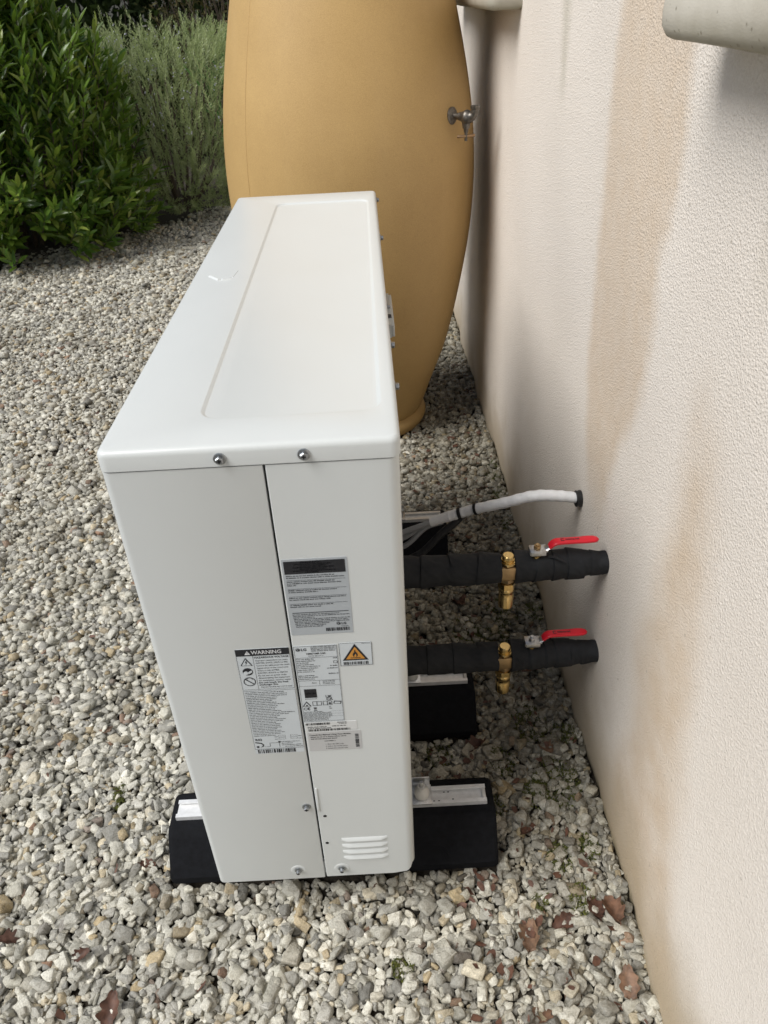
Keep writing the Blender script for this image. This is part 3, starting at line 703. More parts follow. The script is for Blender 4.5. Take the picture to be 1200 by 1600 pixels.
# --- stickers with print -------------------------------------------------------------------------------------------
TXT = {}
def text_geo(s_, bold=0.0):
    key = (s_, bold)
    if key not in TXT:
        cu = bpy.data.curves.new('t', 'FONT'); cu.body = s_; cu.size = 1.0; cu.resolution_u = 2; cu.offset = bold
        ob = bpy.data.objects.new('t', cu); COL.objects.link(ob)
        dg = bpy.context.evaluated_depsgraph_get(); me = bpy.data.meshes.new_from_object(ob.evaluated_get(dg))
        V = np.array([v.co[:] for v in me.vertices]) if len(me.vertices) else np.zeros((0, 3)); Fc = [tuple(p.vertices) for p in me.polygons]
        bpy.data.objects.remove(ob); bpy.data.meshes.remove(me); bpy.data.curves.remove(cu); TXT[key] = (V, Fc)
    return TXT[key]
class Sticker:
    def __init__(s, x0, x1, zt, zb, mat, parent, label, r=0.0015):
        s.x0, s.x1, s.zt, s.zb = x0, x1, zt, zb; s.layers = {}
        lp = [(x, z) for x, z, _ in rrect(x0, x1, zb, zt, r, 0, 3)]
        s.o = MB().loft([[(x, 0.0003, z) for x, z in lp], [(x, -0.00045, z) for x, z in lp]]).build('sticker', mat, parent, smooth=0, label=label)
    def mb(s, ink, lift=0): 
        return s.layers.setdefault((ink, lift), MB())
    def X(s, u): return s.x0 + (s.x1-s.x0)*u
    def Z(s, v): return s.zt + (s.zb-s.zt)*v
    def y(s, lift): return -0.00075 - 0.0003*lift
    def poly(s, pts, ink='ink', lift=0):
        m = s.mb(ink, lift); m.add([(s.X(u), s.y(lift), s.Z(v)) for u, v in pts], [tuple(range(len(pts)))])
    def rect(s, u0, v0, u1, v1, ink='ink', lift=0): s.poly([(u0, v0), (u1, v0), (u1, v1), (u0, v1)], ink, lift)
    def frame(s, u0, v0, u1, v1, w=0.0005, ink='ink'):
        a = w/(s.x1-s.x0); b = w/(s.zt-s.zb)
        s.rect(u0, v0, u1, v0+b, ink); s.rect(u0, v1-b, u1, v1, ink); s.rect(u0, v0+b, u0+a, v1-b, ink); s.rect(u1-a, v0+b, u1, v1-b, ink)
    def hline(s, u0, u1, v, w=0.0004, ink='ink'): b = w/(s.zt-s.zb); s.rect(u0, v, u1, v+b, ink)
    def text(s, str_, u, v, h, ink='ink', bold=0.0, maxw=None, lift=0, align='l'):
        """h: cap height in metres, v: baseline"""
        V, Fc = text_geo(str_, bold)
        if not len(V): return
        k = h/0.70; w = V[:,0].max()*k; sx = 1.0
        if maxw is not None and w > maxw*(s.x1-s.x0): sx = maxw*(s.x1-s.x0)/w
        ox = s.X(u) - (w*sx/2 if align == 'c' else w*sx if align == 'r' else 0)
        s.mb(ink, lift).add([(ox + p[0]*k*sx, s.y(lift), s.Z(v) + p[1]*k) for p in V], Fc)
    def words(s, u0, u1, v, h, ink='ink', dens=0.55, rnd=None):
        """one line of print too small to read: runs of letter strokes"""
        r = rnd or random; x = s.X(u0); xe = s.X(u1); m = s.mb(ink, 0); z = s.Z(v)
        while x < xe:
            nl = r.randint(2, 10)
            for _ in range(nl):
                if x > xe: break
                w = h*r.uniform(0.32, 0.62); hh = h*(1.0 if r.random() < 0.3 else 0.72)
                m.add([(x, s.y(0), z), (x+w*dens+h*.08, s.y(0), z), (x+w*dens+h*.08, s.y(0), z+hh), (x, s.y(0), z+hh)], [(0, 1, 2, 3)])
                x += w + h*0.08
            x += h*0.5
    def barcode(s, u0, v0, u1, v1, n=34, vertical=False):
        r = random.Random(int(1e5*(u0+v0+s.x0))); p = 0; tot = []
        while p < 1:
            w = r.choice((1, 1, 2, 3))/n/1.6; gp = r.choice((1, 1, 2))/n/1.6; tot.append((p, min(1, p+w))); p += w+gp
        for a, b in tot:
            if vertical: s.rect(u0, v0+(v1-v0)*a, u1, v0+(v1-v0)*b)
            else: s.rect(u0+(u1-u0)*a, v0, u0+(u1-u0)*b, v1)
    def circle(s, u, v, r, ink='ink', lift=0, a0=0, a1=360, rin=None, n=28):
        m = s.mb(ink, lift); cx, cz = s.X(u), s.Z(v)
        if rin is None:
            m.add([(cx+r*math.cos(2*math.pi*k/n), s.y(lift), cz+r*math.sin(2*math.pi*k/n)) for k in range(n)], [tuple(range(n))])
        else:
            vs_ = []
            for k in range(n+1):
                t_ = R_(a0+(a1-a0)*k/n); vs_ += [(cx+r*math.cos(t_), s.y(lift), cz+r*math.sin(t_)), (cx+rin*math.cos(t_), s.y(lift), cz+rin*math.sin(t_))]
            m.add(vs_, [(2*k, 2*k+1, 2*k+3, 2*k+2) for k in range(n)])
    def done(s):
        for (ink, lift), m in s.layers.items():
            if m.v:
                o = m.build('printing', MAT[ink], s.o, smooth=0); o['kind'] = 'stuff'
                # face outward
                bm = bmesh.new(); bm.from_mesh(o.data)
                fl = [f for f in bm.faces if f.normal.y > 0]; bmesh.ops.reverse_faces(bm, faces=fl); bm.to_mesh(o.data); bm.free()
def lg(s, u, v, r, h):
    """round face mark and the two letters beside it"""
    s.circle(u, v, r); cx = (s.x1-s.x0); cz = (s.zt-s.zb); p = 'stk_white'
    s.circle(u, v, r*0.80, p, 1, 20, 300, r*0.70)
    s.rect(u-r*0.08/cx, v-r*0.45/cz, u+r*0.06/cx, v+r*0.35/cz, p, 1); s.rect(u-r*0.08/cx, v+r*0.22/cz, u+r*0.34/cx, v+r*0.35/cz, p, 1)
    s.circle(u-r*0.36/cx, v-r*0.30/cz, r*0.12, p, 1)
    s.text('LG', u+(r*1.35)/cx, v+h*0.5/cz, h, bold=0.03)

# 1 information sticker, silver
s1 = Sticker(0.1832, 0.2622, 0.6765, 0.5545, MAT['stk_silver'], panel, 'silver sticker with a black header band')
s1.rect(0.03, 0.025, 0.965, 0.185)
rr = random.Random(4)
for k, (a, b) in enumerate(((.28,.60),(.18,.76),(.27,.68),(.17,.80),(.27,.68),(.15,.82),(.36,.56))): 
    s1.words(a, b, 0.050+k*0.0205, 0.0017, 'inkwhite', 0.75, rr)
v = 0.215
for (l1, l2, n, ln) in ((.78,.93,2,.262),(.78,.88,3,.375),(.80,.50,2,.475),(.93,.70,2,.570),(.72,.52,2,.665)):
    for k, e in enumerate((l1, l2, .18)[:n]): s1.words(0.045, e, v+k*0.024, 0.0017, 'ink', 0.6, rr)
    if ln < .6: s1.hline(0.045, 0.95, ln, 0.0004)
    v = ln+0.025
s1.hline(0.06, 0.955, 0.690, 0.0010)
for k in range(9): s1.words(0.06+0.004*k, (.80,.96,.40,.96,.93,.95,.62,.58,.52)[k], 0.722+k*0.0212, 0.0015, 'ink', 0.6, rr)
lg(s1, 0.775, 0.862, 0.0027, 0.0036); s1.words(0.82, 0.93, 0.905, 0.001, 'ink', 0.6, rr)
s1.barcode(0.565, 0.917, 0.955, 0.962); s1.done()
# 2 warning sticker on the front casing
s2 = Sticker(0.1065, 0.1768, 0.5345, 0.3275, MAT['stk_white'], front, 'tall white warning sticker with black title band')
s2.rect(0.0, 0.0, 1.0, 0.056)
s2.text('WARNING', 0.29, 0.043, 0.0062, 'inkwhite', 0.02, 0.56, 1)
s2.poly([(0.165, 0.046), (0.275, 0.046), (0.22, 0.012)], 'inkwhite', 1); s2.poly([(0.214, 0.022), (0.226, 0.022), (0.223, 0.035), (0.217, 0.035)], 'ink', 2)
s2.frame(0.0, 0.056, 1.0, 0.36, 0.0004); s2.hline(0, 1, 0.372, 0.0004); s2.rect(0.305, 0.056, 0.311, 0.36)
s2.poly([(0.05, 0.142), (0.28, 0.142), (0.165, 0.072)]); s2.poly([(0.078, 0.1375), (0.252, 0.1375), (0.165, 0.0835)], 'stk_white', 1)
s2.poly([(0.175, 0.092), (0.145, 0.114), (0.165, 0.114), (0.150, 0.134), (0.190, 0.108), (0.170, 0.108), (0.190, 0.092)], 'ink', 2)
s2.circle(0.165, 0.195, 0.0068); s2.circle(0.125, 0.205, 0.0032, 'stk_white', 1); s2.poly([(0.16, 0.20), (0.24, 0.182), (0.25, 0.198), (0.18, 0.216)], 'stk_white', 1)
s2.circle(0.165, 0.285, 0.0082, 'ink', 0, 0, 360, 0.0070); s2.poly([(0.075, 0.262), (0.090, 0.257), (0.255, 0.308), (0.240, 0.313)]); s2.circle(0.17, 0.27, 0.0042, 'inkgrey', 0, 0, 200, 0.0036)
s2.text('HAZARDOUS VOLTAGE', 0.33, 0.082, 0.0032, bold=0.02, maxw=0.64)
for k, st in enumerate(('Improper connections can cause', 'ELECTRIC SHOCK, DEATH or FIRE.', 'Connect the cables as per the circuit', 'diagram shown on the control cover.', 'There is risk of FIRE,', 'ELECTRIC SHOCK or DEATH', 'Do not turn on power under', 'disassembling the equipment', 'for installation, service, repair')):
    s2.text(st, 0.345, 0.107+k*0.0223, 0.0026, bold=0.004, maxw=(.60, .60, .62, .60, .42, .56, .54, .60, .61)[k])
s2.text('Do not touch the heat', 0.335, 0.306, 0.0030, bold=0.02, maxw=0.60); s2.text('exchanger fins.', 0.335, 0.325, 0.0030, bold=0.02, maxw=0.42)
s2.text('Improper handling may result in injury.', 0.36, 0.345, 0.0024, bold=0.004, maxw=0.60)
for k in range(27): s2.words(0.03, (.78,.84,.82,.62,.60,.52,.60,.74,.62,.58,.54,.66,.92,.80,.62,.56,.72,.66,.52,.60,.58,.62,.52,.60,.66,.58,.46)[k], 0.392+k*0.0163, 0.0015, 'ink', 0.62, rr)
s2.text('R32', 0.04, 0.862, 0.0042, bold=0.03)
for k in range(2):
    for q in range(2): s2.frame(0.52+q*0.24, 0.815+k*0.024, 0.66+q*0.24, 0.832+k*0.024, 0.0003)
    s2.words(0.44, 0.50, 0.832+k*0.024, 0.0014, 'ink', 0.6, rr); s2.words(0.92, 0.98, 0.832+k*0.024, 0.0014, 'ink', 0.6, rr)
s2.poly([(0.03, 0.873), (0.16, 0.885), (0.20, 0.905), (0.18, 0.925), (0.12, 0.932), (0.16, 0.920), (0.175, 0.905), (0.14, 0.893), (0.03, 0.884)]); s2.circle(0.07, 0.925, 0.0020)
s2.hline(0.20, 0.32, 0.925, .0005); s2.rect(0.318, 0.888, 0.326, 0.925); s2.hline(0.32, 0.50, 0.888, .0005); s2.rect(0.495, 0.875, 0.545, 0.890); s2.rect(0.510, 0.890, 0.518, 0.935)
for k in range(4): s2.words(0.56 if k < 3 else 0.62, (.93,.80,.97,.98)[k], 0.885+k*0.017, 0.0015, 'ink', 0.6, rr)
s2.hline(0.0, 1.0, 0.948, 0.0004); s2.frame(0.0, 0.372, 1.0, 0.949, 0.0003)
s2.barcode(0.05, 0.955, 0.82, 0.993, 40); s2.done()
# 3 rating plate
s3 = Sticker(0.1822, 0.2392, 0.5352, 0.3885, MAT['stk_white'], panel, 'white rating plate sticker with symbols beside the seam')
s3.frame(0.01, 0.005, 0.99, 0.985, 0.0004)
lg(s3, 0.10, 0.045, 0.0030, 0.0042)
for k in range(4): s3.words(0.40, .96, 0.022+k*0.0165, 0.0015, 'ink', 0.6, rr)
s3.text('HM071MR U44', 0.50, 0.108, 0.0030, bold=0.02, maxw=0.44, align='c'); s3.text('3Ø 4W 380-415 V~', 0.50, 0.134, 0.0020, maxw=0.36, align='c')
s3.hline(0.02, 0.98, 0.145)
for k, e in enumerate((.44,.46,.30,.42,.58,.50,.40,.42)): s3.words(0.03, e, 0.168+k*0.0225, 0.0016, 'ink', 0.6, rr)
for v_, a in ((.168,.88),(.262,.80),(.292,.72),(.36,.74)): s3.words(a, .96, v_, 0.0018, 'ink', 0.65, rr)
s3.frame(0.88, 0.198, 0.975, 0.228, 0.0006)
for k, e in enumerate((.42,.50,.40)): s3.words(0.03, e, 0.375+k*0.022, 0.0016, 'ink', 0.6, rr)
s3.hline(0.02, 0.98, 0.434); s3.hline(0.02, 0.98, 0.504); s3.rect(0.50, 0.434, 0.507, 0.498); s3.words(0.32, .42, 0.472, 0.0017, 'ink', 0.7, rr)
for k in range(3): s3.words(0.58, .86, 0.452+k*0.018, 0.0014, 'ink', 0.6, rr)
s3.rect(0.11, 0.545, 0.40, 0.660); s3.words(0.15, 0.36, 0.61, 0.003, 'inkgrey', 0.5, rr)
for k in range(9): s3.rect(0.11+k*0.033, 0.672, 0.125+k*0.033, 0.681)
s3.text('UK', 0.60, 0.668, 0.0046, bold=0.03, maxw=.16); s3.text('CA', 0.61, 0.703, 0.0046, bold=0.03, maxw=.16)
s3.poly([(0.02, 0.775), (0.24, 0.775), (0.13, 0.705)]); s3.poly([(0.055, 0.768), (0.205, 0.768), (0.13, 0.722)], 'stk_white', 1); s3.circle(0.13, 0.757, 0.0014, 'ink', 2)
for u in (0.27, 0.52): s3.frame(u, 0.712, u+0.11, 0.768, 0.0007); s3.frame(u+0.10, 0.712, u+0.22, 0.768, 0.0007)
s3.circle(0.685, 0.745, 0.0018); s3.poly([(0.79, 0.715), (0.97, 0.722), (0.95, 0.762), (0.77, 0.752)]); s3.poly([(0.81, 0.724), (0.945, 0.729), (0.93, 0.753), (0.795, 0.745)], 'stk_white', 1)
s3.text('C', 0.03, 0.825, 0.0052, bold=0.01); s3.text('€', 0.12, 0.825, 0.0052, bold=0.01)
s3.poly([(0.28, 0.792), (0.36, 0.792), (0.345, 0.822), (0.295, 0.822)], 'inkgrey'); s3.rect(0.28, 0.832, 0.36, 0.840)
s3.words(0.66, 0.70, 0.80, 0.0016, 'ink', .7, rr); s3.words(0.66, 0.71, 0.82, 0.0016, 'ink', .7, rr)
for k in range(8): s3.words(0.03, (.50,.70,.72,.70,.72,.66,.62,.60)[k], 0.856+k*0.0165, 0.0014, 'ink', 0.62, rr)
for k in range(3): s3.hline(0.70, 0.98, 0.85+k*0.035, 0.0002)
s3.done()
# 3b strip of bar codes under the plate
s4 = Sticker(0.1832, 0.2555, 0.3875, 0.3695, MAT['stk_film'], panel, 'pale film sticker strip with bar codes')
s4.barcode(0.01, 0.02, 0.48, 0.26, 36); s4.words(0.62, .80, 0.10, 0.0016, 'ink', .7, rr); s4.words(0.65, .80, 0.24, 0.0016, 'ink', .7, rr)
s4.words(0.04, .42, 0.52, 0.0017, 'ink', .7, rr); s4.words(0.52, .78, 0.50, 0.0017, 'ink', .7, rr); s4.words(0.04, .50, 0.68, 0.0017, 'ink', .7, rr); s4.barcode(0.05, 0.74, 0.88, 0.97, 60); s4.done()
# 4 flammable-refrigerant triangle
s5 = Sticker(0.2415, 0.2842, 0.5365, 0.4955, MAT['stk_white'], panel, 'small white sticker with orange flame triangle')
s5.frame(0.0, 0.0, 1.0, 1.0, 0.0005)
s5.poly([(0.08, 0.77), (0.88, 0.77), (0.48, 0.05)]); s5.poly([(0.185, 0.705), (0.775, 0.705), (0.48, 0.175)], 'orange', 1)
s5.poly([(0.43, 0.60), (0.40, 0.52), (0.42, 0.44), (0.46, 0.40), (0.455, 0.34), (0.49, 0.29), (0.495, 0.38), (0.53, 0.43), (0.555, 0.50), (0.55, 0.56), (0.52, 0.605)], 'ink', 2)
s5.poly([(0.455, 0.60), (0.445, 0.54), (0.475, 0.50), (0.485, 0.46), (0.51, 0.51), (0.515, 0.56), (0.505, 0.60)], 'orange', 3); s5.rect(0.33, 0.635, 0.64, 0.660, 'ink', 2)
s5.words(0.70, .94, 0.06, 0.0010, 'ink', .6, rr); s5.barcode(0.10, 0.83, 0.87, 0.96, 34); s5.done()
# 5 manual sticker (its square code is left out)
s6 = Sticker(0.1845, 0.2600, 0.3675, 0.3275, MAT['stk_grey'], panel, 'grey sticker lowest on the panel with instruction lines')
s6.text('Consult the Manual Using Your Mobile', 0.03, 0.17, 0.0026, bold=0.02, maxw=0.78)
for k in range(2): s6.words(0.05, (.72,.54)[k], 0.27+k*0.10, 0.0018, 'ink', .65, rr)
s6.words(0.30, .50, 0.50, 0.0019, 'ink', .65, rr)
for k, st in enumerate(('1. Scan the QR code', '2. Select the model name', '3. Select the manual type')): s6.text(st, 0.31, 0.68+k*0.115, 0.0022, bold=0.006, maxw=0.42)
s6.barcode(0.885, 0.18, 0.955, 0.88, 34, True); s6.done()

# ------------------------------------------------------------------ rubber support feet with aluminium channel
MOUNT = []
def foot(fy, label, near):
    root = empty('support_foot', (0.185, fy, ZG), label, 'support foot', 'support feet under the heat pump')
    x0, x1 = -0.115, 0.485; zt = -0.018
    prof = [(-0.090, ZG-0.004), (-0.090, ZG+0.012), (-0.084, ZG+0.020), (-0.050, zt-0.014), (-0.042, zt-0.004), (-0.036, zt), (0.036, zt), (0.042, zt-0.004), (0.050, zt-0.014), (0.084, ZG+0.020), (0.090, ZG+0.012), (0.090, ZG-0.004)]
    cz = ZG
    loops = []
    def ring(x, k): return [(x, fy+a*(1-(1-k)*0.9), cz+(b-cz)*(1-(1-k)*0.8)) for a, b in prof]
    for x, k in ((x0, 0.93), (x0+0.003, 0.97), (x0+0.010, 1.0), (x1-0.010, 1.0), (x1-0.003, 0.97), (x1, 0.93)): loops.append(ring(x, k))
    MB().loft(loops).build('rubber_body', MAT['rubber'], root, smooth=30)
    # a shallow arched relief low on the long side
    arcp = [(0.345+0.05*math.cos(R_(a)), ZG+0.022+0.022*math.sin(R_(a))) for a in range(0, 181, 15)]
    rel = MB(); rel.tube([(x, fy-0.0835+(z-ZG-0.02)*0.78, z) for x, z in arcp], 0.0022, 6); rel.build('moulded_arch', MAT['rubber'], root)
    cw = 0.0185; a0, a1 = x0+0.012, x1-0.014
    ch = MB(); ch.box(a0, a1, fy-cw, fy+cw, zt-0.002, zt+0.0022); ch.box(a0, a1, fy-cw, fy-cw+0.0028, zt+0.0022, zt+0.0095); ch.box(a0, a1, fy+cw-0.0028, fy+cw, zt+0.0022, zt+0.0095)
    ch.box(a0, a1, fy-cw+0.0028, fy-cw+0.0075, zt+0.0072, zt+0.0095); ch.box(a0, a1, fy+cw-0.0075, fy+cw-0.0028, zt+0.0072, zt+0.0095)
    cho = ch.build('mounting_channel', MAT['alu'], root, smooth=0)
    MB().rbox(a1-0.007, a1-0.001, fy-cw+0.0085, fy+cw-0.0085, zt+0.0021, zt+0.0085, 0.001).build('channel_end_stop', MAT['nylon'], cho)
    if near:
        for k, (dx, dy) in enumerate(((0.392, 0.009), (0.400, 0.009), (0.407, -0.012), (0.372, -0.014), (0.381, -0.014))):
            MB().box(dx, dx+0.0035, fy+dy, fy+dy+0.0016, zt+0.0020, zt+0.0028 if abs(dy) < 0.01 else zt+0.0100).build('scribed_mark', MAT['ink'], cho, smooth=0)
    return root
foot(FEET_Y[0], 'black rubber support foot nearest the camera, showing at both sides of the unit', True)
foot(FEET_Y[1], 'middle black rubber support foot, below the lower black pipe', False)
foot(FEET_Y[2], 'farthest black rubber support foot, behind the grey cables', False)
# unit brackets, bolts, nylon mounts: parts of the unit
for k, fy in enumerate(FEET_Y):
    br = MB(); br.rbox(D-0.03, D+0.040, fy-0.021, fy+0.021, -0.0080, -0.0052, 0.0008); br.rbox(D-0.03, D+0.038, fy+0.0205, fy+0.0232, -0.0080, 0.016, 0.0008)
    b = br.build('mounting_bracket', MAT['zinc'], hp)
    MB().lathe([(-0.0052, 0.0135), (0.001, 0.0140), (0.008, 0.0125), (0.0125, 0.0095), (0.015, 0.0085), (0.019, 0.0075)], (D+0.022, fy, 0), 'z', 22).build('mount_washer', MAT['nylon'] if k < 2 else MAT['zinc'], b)
    MB().lathe([(0.0185, 0.0040), (0.030, 0.0040), (0.0315, 0.0030)], (D+0.022, fy, 0), 'z', 14).build('mount_bolt', MAT['zinc'], b)
    # front side lug
    MB().rbox(-0.030, 0.03, fy-0.021, fy+0.021, -0.0080, -0.0052, 0.0008).build('mounting_bracket', MAT['zinc'], hp)
    MB().box(0.02, D-0.032, fy-0.018, fy+0.018, -0.0083, 0.006).build('base_rail', MAT['zinc'], hp, smooth=0)

# ------------------------------------------------------------------ insulated pipes with brass valves and red levers
def sleeve(segs, y, z, seed, wob=0.0019):
    """tape-wrapped insulation along X. segs: (x, radius, skew)"""
    r = random.Random(seed); seg = 40; loops = []
    ph = [r.uniform(0, 6.28) for _ in range(6)]
    for x, rad, sk in segs:
        l = []
        for i in range(seg):
            t_ = 2*math.pi*i/seg
            rr_ = rad + wob*(math.sin(2*t_+ph[0]+x*60)*0.5+math.sin(3*t_+ph[1]-x*90)*0.35+math.sin(5*t_+ph[2]+x*140)*0.25)
            xx = x + sk*math.cos(t_ + ph[3])
            l.append((min(xx, WX+0.03), y + rr_*math.cos(t_), z + rr_*math.sin(t_)))
        loops.append(l)
    return MB().loft(loops)
def wraps(x0, x1, r0, r1, n, seed):
    r = random.Random(seed); out_ = []; x = x0
    cuts = sorted([x0 + (x1-x0)*(i+r.uniform(-.25,.25))/n for i in range(1, n)]); cuts = [x0] + cuts + [x1]
    for i, (a, b) in enumerate(zip(cuts[:-1], cuts[1:])):
        ra = r0 + (r1-r0)*(a-x0)/(x1-x0); rb = r0 + (r1-r0)*(b-x0)/(x1-x0); sk = r.uniform(-.006, .006) if 0 < i else 0.0
        h = r.uniform(0.0014, 0.0030)
        sk2 = sk
        for k in range(4):
            u = (0.02, .3, .65, .97)[k]; out_.append((a+(b-a)*u, ra+(rb-ra)*u + h*(1-u)+0.0002, sk*(1-u)))
    return out_
def hexa(mb, x, y, z0, z1, r, phase=0.3):
    c = 0.0009
    mb.lathe([(z0-z0, r*0.92), (c, r), (z1-z0-c, r), (z1-z0, r*0.90)], (x, y, z0), 'z', 6, phase=phase)
def pipe(y, z, label, seed, low):
    root = empty('insulated_pipe', (0.52, y, z), label, 'pipe', 'wrapped pipes between the unit and the wall')
    vx = 0.5235
    a = wraps(D-0.012, vx-0.011, 0.0275, 0.0272, 4, seed) + [(vx-0.0095, 0.0225, 0.0)]
    sleeve(a, y, z, seed).build('insulation_sleeve', MAT['foam'], root, smooth=28)
    b = [(vx+0.0105, 0.0215, 0.0)] + wraps(vx+0.012, 0.652 if low else 0.660, 0.0275, 0.0255, 4, seed+1)
    sleeve(b, y, z, seed+1, 0.0018).build('insulation_sleeve', MAT['foam'], root, smooth=28)
    cc = wraps(0.648 if low else 0.655, 0.692, 0.0235, 0.0200, 2, seed+2) + [(0.6945, 0.0208, 0.001), (0.712, 0.0195, 0.0)]
    sleeve(cc, y, z, seed+2).build('insulation_end', MAT['foam'], root, smooth=28)
    # loose tape tail
    tl = MB(); p0 = [(0.592, y-0.010, z+0.0272), (0.606, y-0.016, z+0.0285), (0.622, y-0.024, z+0.0225)] if not low else [(0.537, y-0.020, z+0.020), (0.549, y-0.026, z+0.013), (0.558, y-0.0285, z+0.004)]
    tl.tube(bez(p0, 5), [0.0012, 0.0030, 0.0032, 0.0032, 0.0034, 0.0034, 0.0034, 0.0034, 0.0030, 0.0028, 0.0010], 8, flat=0.35); tl.build('tape_tail', MAT['foam'], root)
    # brass drain valve standing across the pipe
    v = empty('drain_valve', (vx-0.52, 0, 0)); v.parent = root; v.empty_display_size = 0.02
    vy = y - 0.006
    body = MB(); body.lathe([(-0.0125, 0.0125), (-0.011, 0.0178), (0.011, 0.0178), (0.0125, 0.0125)], (vx, y, z), 'x', 24)
    body.rbox(vx-0.0150, vx+0.0150, vy-0.0180, vy+0.010, z-0.012, z+0.0150, 0.0025); hexa(body, vx, vy-0.003, z-0.022, z-0.0125, 0.0148, 0.5); body.lathe([(z-0.022, 0.0105), (z+0.023, 0.0105)], (vx, vy-0.003, 0), 'z', 18)
    body.build('valve_body', MAT['brassold'], v)
    cap = MB(); hexa(cap, vx, vy-0.003, z+0.0165, z+0.0215, 0.0156); cap.lathe([(z+0.0213, 0.0138), (z+0.0228, 0.0138), (z+0.0228, 0.0116), (z+0.026, 0.0114)], (vx, vy-0.003, 0), 'z', 22)
    cap.build('valve_cap', MAT['brass'], v)
    kn = MB(); kn.lathe([(z+0.0255, 0.0098), (z+0.0262, 0.0106), (z+0.0335, 0.0106), (z+0.0350, 0.0090)], (vx, vy-0.003, 0), 'z', 22 if low else 8); kn.build('cap_knob', MAT['brass'], v)
    nut = MB(); hexa(nut, vx, vy-0.003, z-0.037, z-0.0235, 0.0160, 0.1); nut.build('valve_nut', MAT['brass'], v)
    bar = MB(); zb = z-0.081 if not low else z-0.083
    bar.lathe([(zb, 0.0112), (zb+0.001, 0.0132), (zb+0.026, 0.0140), (zb+0.027, 0.0134), (zb+0.036, 0.0136), (zb+0.037, 0.0142), (z-0.0385, 0.0142), (z-0.0365, 0.0128)], (vx, vy-0.003, 0), 'z', 26); bar.build('valve_barrel', MAT['brass'], v)
    # lever: zinc saddle, nut, red grip
    lv_ = empty('lever_handle', (0.575-0.52, 0, 0.03)); lv_.parent = root; lv_.empty_display_size = 0.02
    lx, zl = (0.575, z+0.0395); ly = y-0.004
    st = MB(); st.lathe([(z+0.016, 0.0085), (z+0.028, 0.0085), (z+0.0285, 0.0065), (zl, 0.0062)], (lx, ly, 0), 'z', 18); st.build('valve_stem', MAT['brass'], lv_)
    sd = MB(); sd.rbox(lx-0.0135, lx+0.0175, ly-0.0105, ly+0.0105, zl, zl+0.0024, 0.0006); sd.rbox(lx-0.0137, lx-0.0115, ly-0.0085, ly+0.0085, zl-0.0075, zl+0.0008, 0.0005)
    sd.rbox(lx-0.0125, lx+0.014, ly-0.0120, ly-0.0098, zl-0.0065, zl+0.0015, 0.0005)
    sd.tube([(lx+0.014, ly, zl+0.0012), (lx+0.022, ly, zl+0.0055), (lx+0.030, ly, zl+0.0125)], [0.0088, 0.0075, 0.0070], 10, flat=0.25); sd.build('lever_saddle', MAT['zinc'], lv_)
    nt_ = MB(); hexa(nt_, lx, ly, zl+0.0024, zl+0.0085, 0.0068, 0.2); nt_.lathe([(zl+0.0080, 0.0036), (zl+0.0112, 0.0036), (zl+0.012, 0.0028)], (lx, ly, 0), 'z', 14); nt_.build('lever_nut', MAT['zinc'] if low else MAT['brassold'], lv_)
    k = 1.0
    path = [(lx+0.0195, zl+0.0030), (lx+0.023, zl+0.0070), (lx+0.0275, zl+0.0120), (lx+0.033, zl+0.0145), (lx+0.040, zl+0.0150), (lx+0.058, zl+0.0152), (lx+0.072, zl+0.0153), (lx+0.086, zl+0.0158), (lx+0.097, zl+0.0158), (lx+0.1035, zl+0.0152), (lx+0.1065, zl+0.0148)]
    hw = [0.0070, 0.0082, 0.0088, 0.0088, 0.0086, 0.0084, 0.0084, 0.0092, 0.0086, 0.0058, 0.0018]
    if low: path = [(lx+(a-lx)*0.96, b) for a, b in path]
    lp = []
    for i, (xx, zz) in enumerate(path):
        p_, q_ = path[max(i-1, 0)], path[min(i+1, len(path)-1)]; d = Vector((q_[0]-p_[0], q_[1]-p_[1])).normalized(); nx, nz_ = -d.y, d.x
        th = 0.0030; l = []
        for j in range(16):
            t_ = 2*math.pi*j/16; c_, s_ = math.cos(t_), math.sin(t_)
            sy = math.copysign(abs(c_)**0.45, c_)*hw[i]; sn = math.copysign(abs(s_)**0.6, s_)*th*(0.5 if i in (0, len(path)-1) else 1)
            l.append((xx+nx*sn, ly+sy, zz+nz_*sn))
        lp.append(l)
    red = MB().loft(lp).build('lever_grip', MAT['red'], lv_, smooth=40)
    # maker's print along the grip: a bracket mark and two runs of small characters
    pr = MB(); x = path[4][0]; zt_ = zl+0.0183; r = random.Random(3)
    pr.box(x, x+0.0012, ly-0.0035, ly+0.0035, zt_, zt_+0.0003); pr.box(x+0.0012, x+0.006, ly+0.0023, ly+0.0035, zt_, zt_+0.0003); pr.box(x+0.0012, x+0.006, ly-0.0035, ly-0.0023, zt_, zt_+0.0003)
    for a0, nch in ((0.0085, 9), (0.0255, 4)):
        for q in range(nch):
            w = r.uniform(0.0009, 0.0014); pr.box(x+a0+q*0.0018, x+a0+q*0.0018+w, ly-0.0018, ly+(0.0018 if q % 3 else 0.0026), zt_, zt_+0.0003)
    po = pr.build('printing', MAT['ink'], lv_, smooth=0); po['kind'] = 'stuff'
    return root
pipe(0.348, 0.3685, 'upper wrapped black pipe with brass valve and red lever', 5, False)
pipe(0.330, 0.1670, 'lower wrapped black pipe with brass valve and red lever', 23, True)

